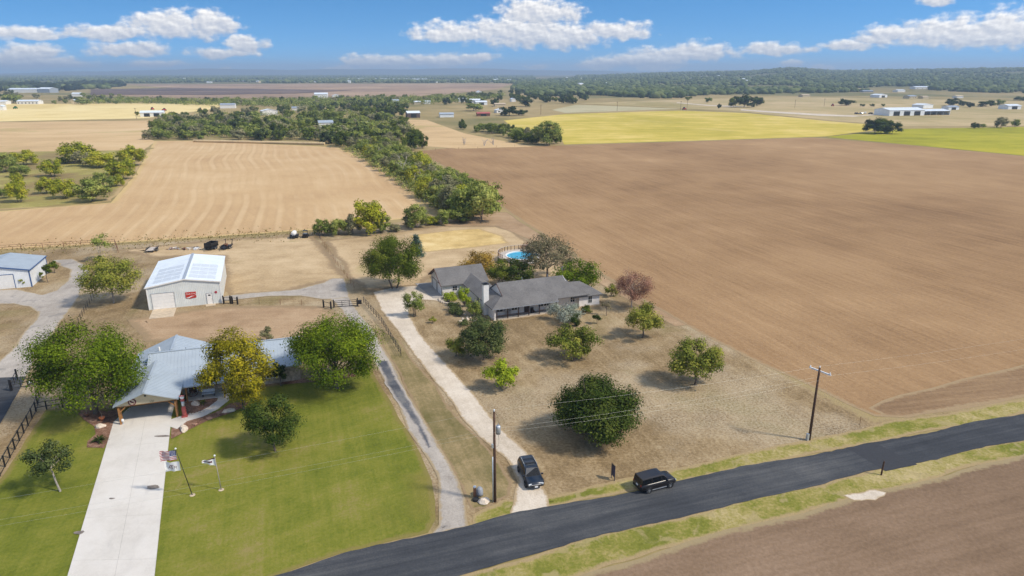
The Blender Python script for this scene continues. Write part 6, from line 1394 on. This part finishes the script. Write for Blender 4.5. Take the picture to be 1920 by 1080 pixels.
for (bx, by, ty, wp, k, lb) in [(955,217,198,40,'far_oak_dark0','dark oak beside the small white house'),(980,216,204,24,'far_oak_dark1','low dark oak at the tip of the yellow crop'),(985,200,182,32,'far_grey_oak0','grey green oak standing alone before the centre grove'),(928,199,184,18,'far_oak_dark0','dark tree at the white farm sheds'),(888,208,192,38,'far_mesquite1','pair of pale green trees before the white farm sheds'),
    (1395,201,176,44,'far_oak_dark1','large oak in the middle of the far pasture'),(1375,201,181,22,'far_oak0','smaller oak left of the large pasture oak'),(1420,198,180,24,'far_oak_dark0','oak right of the large pasture oak'),(1328,192,181,14,'far_mesquite0','small tree by the pasture lane'),(1290,188,180,14,'far_oak0','small tree at the pasture lane bend'),(1348,204,194,9,'far_oak_dark0','tiny dark tree at the crop edge'),
    (1587,198,184,28,'far_oak_dark1','lone umbrella shaped oak in the tan pasture'),(1640,251,221,44,'oak_dark0','large dark bush in the green crop, left of the pair'),(1670,251,226,40,'oak_dark1','dark bush in the green crop, right of the pair'),(1654,250,223,40,'oak0','dark bush in the green crop, middle of the clump'),
    (1617,200,194,10,'far_oak0','first small round tree left of the white barn'),(1635,200,194,10,'far_oak0','second small round tree left of the white barn'),(1656,200,194,8,'far_oak0','third small round tree left of the white barn'),(1786,198,183,24,'far_oak_dark0','dark tree behind the right end of the barn'),(1805,199,187,18,'far_oak_dark1','dark round tree right of the barn'),(1818,202,191,16,'far_oak_dark0','low dark tree beyond the barn yard'),(1848,200,188,34,'far_oak_dark1','wide dark tree between barn and small shed'),(1875,198,184,18,'far_mesquite0','green tree left of the small white shed'),(1912,189,182,22,'far_oak_dark0','dark tree at the far right edge'),
    (1827,241,229,15,'oak_dark2','small dark round bush on the right pasture'),(1843,240,231,12,'mesquite1','small grey bush right of the round one'),(1877,240,219,24,'mesq_grey1','bare looking bush tree on the right pasture'),(1903,238,223,18,'mesquite2','green bush at the right frame edge'),(25,193,174,36,'far_mesquite0','bright green round tree at the far left farm'),(155,196,186,28,'far_mesquite1','green bush at the end of the golden field'),
    (258,217,208,10,'far_oak0','small tree by the white trailers')]:
    pput(bx, by, ty, wp, k, 'far_tree', lb)

# ---------------------------------------------------------------- far farm buildings
def barn(px, py, wpx, hm, depth, label, wall='white_panel', roof='white_roof', gable='x', rz=18, doors=0, name='farm_building', windows=0, roofh=None, open_front=False, cat='building', z=0.):
    x, y = gp(px, py); w = wpx/pxm(px, py); t = thing(name, label, cat, (x, y, relief(x, y)), math.radians(rz)); rh = roofh or hm*.35; d = depth
    if open_front: MB().bb(-w/2, w/2, d-.3, d, 0, hm).bb(-w/2, -w/2+.3, 0, d-.3, 0, hm).bb(w/2-.3, w/2, 0, d-.3, 0, hm).build('wall', M[wall], t); [MB().bb(u-.2, u+.2, 0, .4, 0, hm).build('post', M['steel'], t) for u in np.linspace(-w/2+.6, w/2-.6, 5)]
    elif gable == 'x': MB().prism_x([(0, 0), (d, 0), (d, hm), (d/2, hm+rh-.1), (0, hm)], -w/2, w/2).build('wall', M[wall], t)
    else: MB().prism_y([(-w/2, 0), (w/2, 0), (w/2, hm), (0, hm+rh-.1), (-w/2, hm)], 0, d).build('wall', M[wall], t)
    e = .4
    if gable == 'x' or open_front:
        roof_plane(t, 'roof', [(-w/2-e, -e), (w/2+e, -e), (w/2+e, d/2), (-w/2-e, d/2)], lambda X, Y: hm+.1+rh*Y/(d/2), roof, .15); roof_plane(t, 'roof', [(-w/2-e, d/2+.01), (w/2+e, d/2+.01), (w/2+e, d+e), (-w/2-e, d+e)], lambda X, Y: hm+.1+rh*(d-Y)/(d/2), roof, .15)
    else:
        roof_plane(t, 'roof', [(-w/2-e, -e), (-.01, -e), (-.01, d+e), (-w/2-e, d+e)], lambda X, Y: hm+.1+rh*(X+w/2)/(w/2), roof, .15); roof_plane(t, 'roof', [(.01, -e), (w/2+e, -e), (w/2+e, d+e), (.01, d+e)], lambda X, Y: hm+.1+rh*(w/2-X)/(w/2), roof, .15)
    for i in range(doors): u = -w/2+w*(i+.7)/(doors+.4); wbox(MB(), 'y', 0, -1, u-w/(doors+.4)*.3, u+w/(doors+.4)*.3, 0, hm*.78, -.05, .08).build('doorway', M['glass'], t)
    for i in range(windows): u = -w/2+w*(i+.5)/windows; wbox(MB(), 'y', 0, -1, u-.8, u+.8, 1.0, 2.4, -.05, .08).build('window', M['glass'], t)
    return t
B_ = barn
# long white barn at right: roof, three bays, open lean-to
B_(1700, 217, 76, 5.5, 22, 'long white barn with three dark bays at the right', 'white_panel', 'white_roof', 'x', 12, 3, roofh=2.0); B_(1756, 216, 58, 4.2, 20, 'open sided lean-to at the right end of the long white barn', 'white_panel', 'white_roof', 'x', 12, 0, roofh=1.4, open_front=True)
B_(1740, 203, 32, 4, 14, 'pale roof behind the long white barn', 'white_panel', 'white_roof', 'y', 30); B_(1788, 206, 24, 3.4, 10, 'low grey shed behind the barn yard', 'white_panel', 'steel', 'x', 15, 1)
B_(1902, 205, 28, 4.2, 14, 'small cream shed at the right frame edge', 'white_panel', 'white_roof', 'x', 10, 1); B_(1656, 183, 28, 4.5, 16, 'white hip roofed shed on the far pasture', 'white_panel', 'white_roof', 'y', 35, 1)
B_(1690, 174, 17, 4, 14, 'small white house before the wooded rise', 'white', 'white_roof', 'x', 15); B_(1733, 170, 38, 5, 20, 'long low white building under the wooded rise', 'white', 'white_roof', 'x', 8, 0, windows=4); B_(1628, 174, 20, 3.2, 14, 'flat grey roofed shed under the wooded rise', 'grey_plastic', 'steel', 'x', 5)
B_(1712, 185, 20, 4, 12, 'grey roofed house among trees on the far pasture', 'tan_wall', 'steel', 'x', 25, 0, windows=3); B_(1736, 185, 14, 3.2, 10, 'tan cottage right of the grey roofed house', 'tan_wall', 'concrete_warm', 'x', 20); B_(1800, 184, 14, 3.4, 10, 'small pale house near the dark woods right', 'white', 'tan_wall', 'x', 10)
B_(1512, 182, 16, 3.4, 12, 'tan ranch building on the far pasture left of the lone oak', 'tan_wall', 'concrete_warm', 'x', 15)
# centre farm
B_(776, 221, 24, 4.6, 10, 'dark weathered barn with pale roof at the wood edge', 'dark_metal_wall', 'white_roof', 'x', 18, 1); B_(838, 220, 26, 3.2, 9, 'grey metal roofed shed behind the upper hedge', 'white_panel', 'metal_roof', 'x', 12); B_(907, 218, 24, 2.8, 9, 'low rusty red shed beside the yellow crop', 'rust', 'faded_red', 'x', 10, 1)
B_(940, 212, 18, 3.2, 9, 'small white house hidden by dark oaks', 'white', 'white_roof', 'y', 20, 0, windows=2); B_(868, 191, 14, 4, 14, 'first white farm shed before the centre grove', 'white_panel', 'white_roof', 'x', 15); B_(892, 193, 20, 4, 16, 'second white farm shed before the centre grove', 'white_panel', 'white_roof', 'x', 15, 1); B_(903, 197, 22, 4, 14, 'nearest white farm shed before the centre grove', 'white_panel', 'white_roof', 'x', 15, 1)
B_(938, 200, 20, 3.2, 10, 'pale tan house left of the lone grey oak', 'tan_wall', 'concrete_warm', 'x', 10); B_(783, 196, 12, 3.4, 10, 'tan walled shed at the far corner of the wood', 'tan_wall', 'white_roof', 'x', 15); B_(802, 195, 12, 3.4, 10, 'white shed right of the tan walled one', 'white', 'white_roof', 'x', 15); B_(963, 191, 8, 4, 10, 'small blue white house under the centre grove', 'white', 'white_roof', 'y', 15)
B_(900, 178.5, 9, 6, 16, 'white house roof poking out of the centre grove', 'white', 'white_roof', 'y', 15)
# roofs in the wood
B_(507, 216, 28, 4.4, 11, 'white tent shaped roof in the middle wood', 'white', 'white_roof', 'y', 30); B_(472, 227, 10, 3.4, 6, 'small white roof in the left of the wood', 'white', 'white_roof', 'x', 10); B_(612, 240, 26, 4.2, 9, 'pale blue metal roof among the wood trees', 'white', 'metal_roof', 'x', 20); B_(688, 241, 12, 3.6, 7, 'small bluish roof near the hedgerow top', 'white', 'metal_roof', 'x', 30); B_(518, 224, 9, 3, 6, 'small tan hut in the wood', 'tan_wall', 'concrete_warm', 'x', 10); B_(555, 208, 14, 3.4, 9, 'grey roof at the back of the wood', 'white', 'steel', 'x', 15)
B_(602, 184, 24, 6.5, 16, 'large white barn between wood and brown field', 'white', 'white_roof', 'x', 10); B_(632, 184, 15, 4.5, 12, 'smaller white barn beside the large one', 'white', 'white_roof', 'y', 20); B_(742, 194, 12, 4, 10, 'blue grey roof at the far end of the wood', 'white', 'metal_roof', 'x', 15)
# left farm
B_(285, 219, 40, 4.2, 8, 'long white trailer shed at the golden field corner', 'white', 'white_roof', 'x', 12, 2); B_(52, 195.5, 38, 4.2, 13, 'white house with many windows at the golden field edge', 'white', 'white_roof', 'x', 6, 0, windows=6); B_(4, 196, 14, 4, 12, 'white shed at the left frame edge', 'white', 'white_roof', 'x', 5); B_(1, 207, 10, 4.5, 8, 'white box shed standing in the golden field', 'white', 'white_roof', 'y', 12)
B_(42, 174, 52, 7, 26, 'long pale farm shed before the dark tree line', 'white', 'white_roof', 'x', 4); B_(82, 174, 26, 8, 24, 'blue grey walled farm shed right of the long pale one', 'steel', 'white_roof', 'x', 350, 0); B_(143, 181, 15, 5, 12, 'small white cabin in trees at far left', 'white', 'white_roof', 'x', 10); B_(138, 195, 7, 4.5, 6, 'pale cylindrical looking shed at the golden field edge', 'tan_wall', 'white_roof', 'y', 10); B_(427, 203, 26, 4.2, 12, 'grey roofed barn beyond the golden field', 'white', 'steel', 'x', 14)
def red_machine(px, py, label, mat):
    x, y = gp(px, py); t = thing('farm_machine', label, 'machine', (x, y, 0), rnd.random()*3)
    MB().bb(-2.2, 2.2, -1, 1, .7, 2.0).build('body', M[mat], t); MB().prism_y([(-.4, 2.0), (1.4, 2.0), (1.1, 3.1), (-.2, 3.1)], -.9, .9).build('cab', M['glass'], t)
    for sx in (-1.5, 1.5):
        for sy in (-1.15, 1.15): MB().lathe([(.2, -.2), (.75, -.2), (.75, .2), (.2, .2)], 12).build('wheel', M['rubber'], t, (sx, sy, .75)).rotation_euler = (math.pi/2, 0, 0)
red_machine(308, 208, 'red farm machine behind the white trailer shed', 'red'); red_machine(286, 206, 'red and dark machine left behind the trailer shed', 'red'); red_machine(376, 207, 'small red machine beyond the wood top', 'red'); red_machine(29, 204, 'green farm machine standing in the golden field', 'green_machine'); red_machine(1283, 206, 'red truck at the edge of the yellow crop', 'red'); red_machine(1561, 199, 'red truck on the far pasture', 'red')
def far_vehicle(px, py, label, mat):
    x, y = gp(px, py); t = thing('parked_vehicle', label, 'vehicle', (x, y, 0), rnd.random()*3)
    MB().prism_y([(-2.4, .4), (2.4, .4), (2.4, 1.0), (1.3, 1.1), (.7, 1.75), (-1.9, 1.75), (-2.3, 1.1)], -.9, .9).build('body', M[mat], t); MB().prism_y([(-1.8, 1.12), (1.1, 1.12), (.62, 1.66), (-1.6, 1.66)], -.93, .93).build('side_glass', M['glass'], t)
    for sx in (-1.4, 1.45):
        for sy in (-.85, .85): MB().lathe([(.1, -.1), (.36, -.1), (.36, .1), (.1, .1)], 10).build('wheel', M['rubber'], t, (sx, sy, .36)).rotation_euler = (math.pi/2, 0, 0)
for i, (a, b, m, l) in enumerate([(1606,214,'car_black','dark'),(1614,214,'steel','silver'),(1622,213,'white','white'),(1632,214,'car_black','second dark'),(1643,214,'white','tall white'),(1652,214,'white','last white')]): far_vehicle(a, b, l+' vehicle in the row left of the long white barn', m)
for (px_, py_, lb) in ((256, 223, 'far utility pole at the golden field corner'), (1157, 208, 'far utility pole behind the yellow crop'), (1276, 206, 'far utility pole right of the pale field'), (1288, 204, 'second far utility pole near the red truck'), (1014, 215, 'far utility pole beside the tip of the yellow crop'), (1490, 203, 'far utility pole on the tan pasture'), (1545, 200, 'thin far utility pole left of the lone oak')):
    x, y = gp(px_, py_); t = thing('utility_pole', lb, 'utility pole', (x, y, 0)); MB().tube([(0, 0, 0), (0, 0, 10)], .16, 6).build('pole', M['pole_wood'], t); MB().beam((-1.2, 0, 9.4), (1.2, 0, 9.4), .14, .14).build('cross_arm', M['pole_wood'], t)

# ---------------------------------------------------------------- far-off woods that read as one mass
def far_mass(name, label, polys, n, hr, seed, leafs='far', cover=None):
    """thousands of small rough crowns, one object"""
    rng = np.random.default_rng(seed); bm = bmesh.new(); bmesh.ops.create_icosphere(bm, subdivisions=1, radius=1); bv = np.array([v.co[:] for v in bm.verts]); bf = np.array([[v.index for v in f.verts] for f in bm.faces]); bm.free()
    V = []; Fc = []; T = []; cnt = 0
    for poly, frac in polys:
        q = np.array(poly, float); lo, hi = q.min(0), q.max(0); k = 0; m = int(n*frac); tries = 0
        while k < m and tries < m*30:
            tries += 1
            # even spread over the ground, not over the picture
            u = rng.uniform(lo[0], hi[0]); d0, d1 = 1/(hi[1]-131.), 1/(lo[1]-131.); v = 131+1/rng.uniform(d0, d1)
            if not inside((u, v), poly): continue
            x, y = gp(u, v); x += rng.normal()*6
            if cover and math.sin(x*.0061+1.3*math.sin(y*.0035))+math.sin(y*.0043+x*.0017+2)+.9*math.sin(x*.017)*math.sin(y*.011) < cover: continue
            k += 1
            h = rng.uniform(*hr); w = h*rng.uniform(.55, .95); r_ = 1+rng.normal(size=(len(bv), 1))*.17
            p = bv*r_*np.array([w, w, h*.55])+np.array([x, y, relief(x, y)+h*.38]); V.append(p); Fc.append(bf+cnt*len(bv)); T.append(np.clip(.45+rng.normal()*.2+rng.normal(size=len(bv))*.1, 0, 1)); cnt += 1
    me = fast_mesh(name, np.concatenate(V), np.concatenate(Fc), {'tint': np.concatenate(T)}); return tag(link(name, me, L[leafs]), label, 'woodland', kind='stuff')
far_mass('far_woodland', 'dark green woods covering the rise at the right', [([(1000,183),(1100,178),(1240,186),(1330,178),(1500,176),(1700,172),(1960,178),(2100,180),(2100,146),(1500,148),(1100,149),(980,152),(960,166)], 1.)], 12000, (5, 12), 41, cover=-1.5)
far_mass('far_hillside_woodland', 'bluish woods on the highest part of the rise', [([(1080,150),(2100,150),(2100,138.5),(1600,138.5),(1300,139.5),(1080,143)], 1.)], 6500, (10, 16), 42)
far_mass('distant_tree_belts', 'hazy tree belts below the skyline at the left and centre', [([(-100,172),(60,170),(200,167),(225,157),(460,156),(900,155.5),(960,157),(1000,150),(1000,141),(-100,141)], 1.)], 9000, (8, 14), 43, cover=-.5)
far_mass('dark_tree_line', 'dark tree line at the far left behind the pale sheds', [([(-60,176),(40,168),(110,172),(108,163),(40,160),(-60,160)], .55), ([(110,172),(180,165),(235,162),(232,156),(160,158),(110,162)], .45)], 420, (11, 18), 44, 'far_dark')
# pale specks of roofs on the skyline, each a small building
rs = random.Random(12)
for i in range(46):
    u = rs.uniform(330, 1010) if i < 30 else rs.uniform(1010, 1420); v = rs.uniform(146.5, 156) if i < 30 else rs.uniform(147, 166)
    barn(u, v, max(1.6, rs.uniform(3, 9)), rs.uniform(4, 7), rs.uniform(12, 25), 'tiny pale building far off near the skyline', rs.choice(['white', 'tan_wall', 'white']), 'white_roof', 'x', rs.uniform(-15, 30), name='distant_building'); COL.objects
for o_ in [o for o in COL.objects if o.name.startswith('distant_building')]: o_['group'] = 'distant buildings near the skyline'
for k, (u0, u1, v) in enumerate(((645,730,150.6),(735,800,151.2))): barn((u0+u1)/2, v, u1-u0, 7, 60, ('left' if k == 0 else 'right')+' half of the long white greenhouse band on the skyline', 'white', 'white_roof', 'x', 2, name='greenhouse')

# ---------------------------------------------------------------- haze
hb = MB().bb(-15500, 15500, -15500, 15500, -4, 175).build('haze'); hb.data.materials.clear()
hm_ = bpy.data.materials.new('haze'); hm_.use_nodes = True; nt_ = hm_.node_tree; nt_.nodes.clear()
pv = nd(nt_, 'ShaderNodeVolumePrincipled'); pv.inputs['Color'].default_value = (.60, .77, .98, 1); pv.inputs['Density'].default_value = 1.7e-4; pv.inputs['Anisotropy'].default_value = .1
om = nd(nt_, 'ShaderNodeOutputMaterial'); nt_.links.new(pv.outputs[0], om.inputs['Volume']); hb.data.materials.append(hm_)
tag(hb, 'thin blue haze over the whole plain', 'haze', kind='stuff')
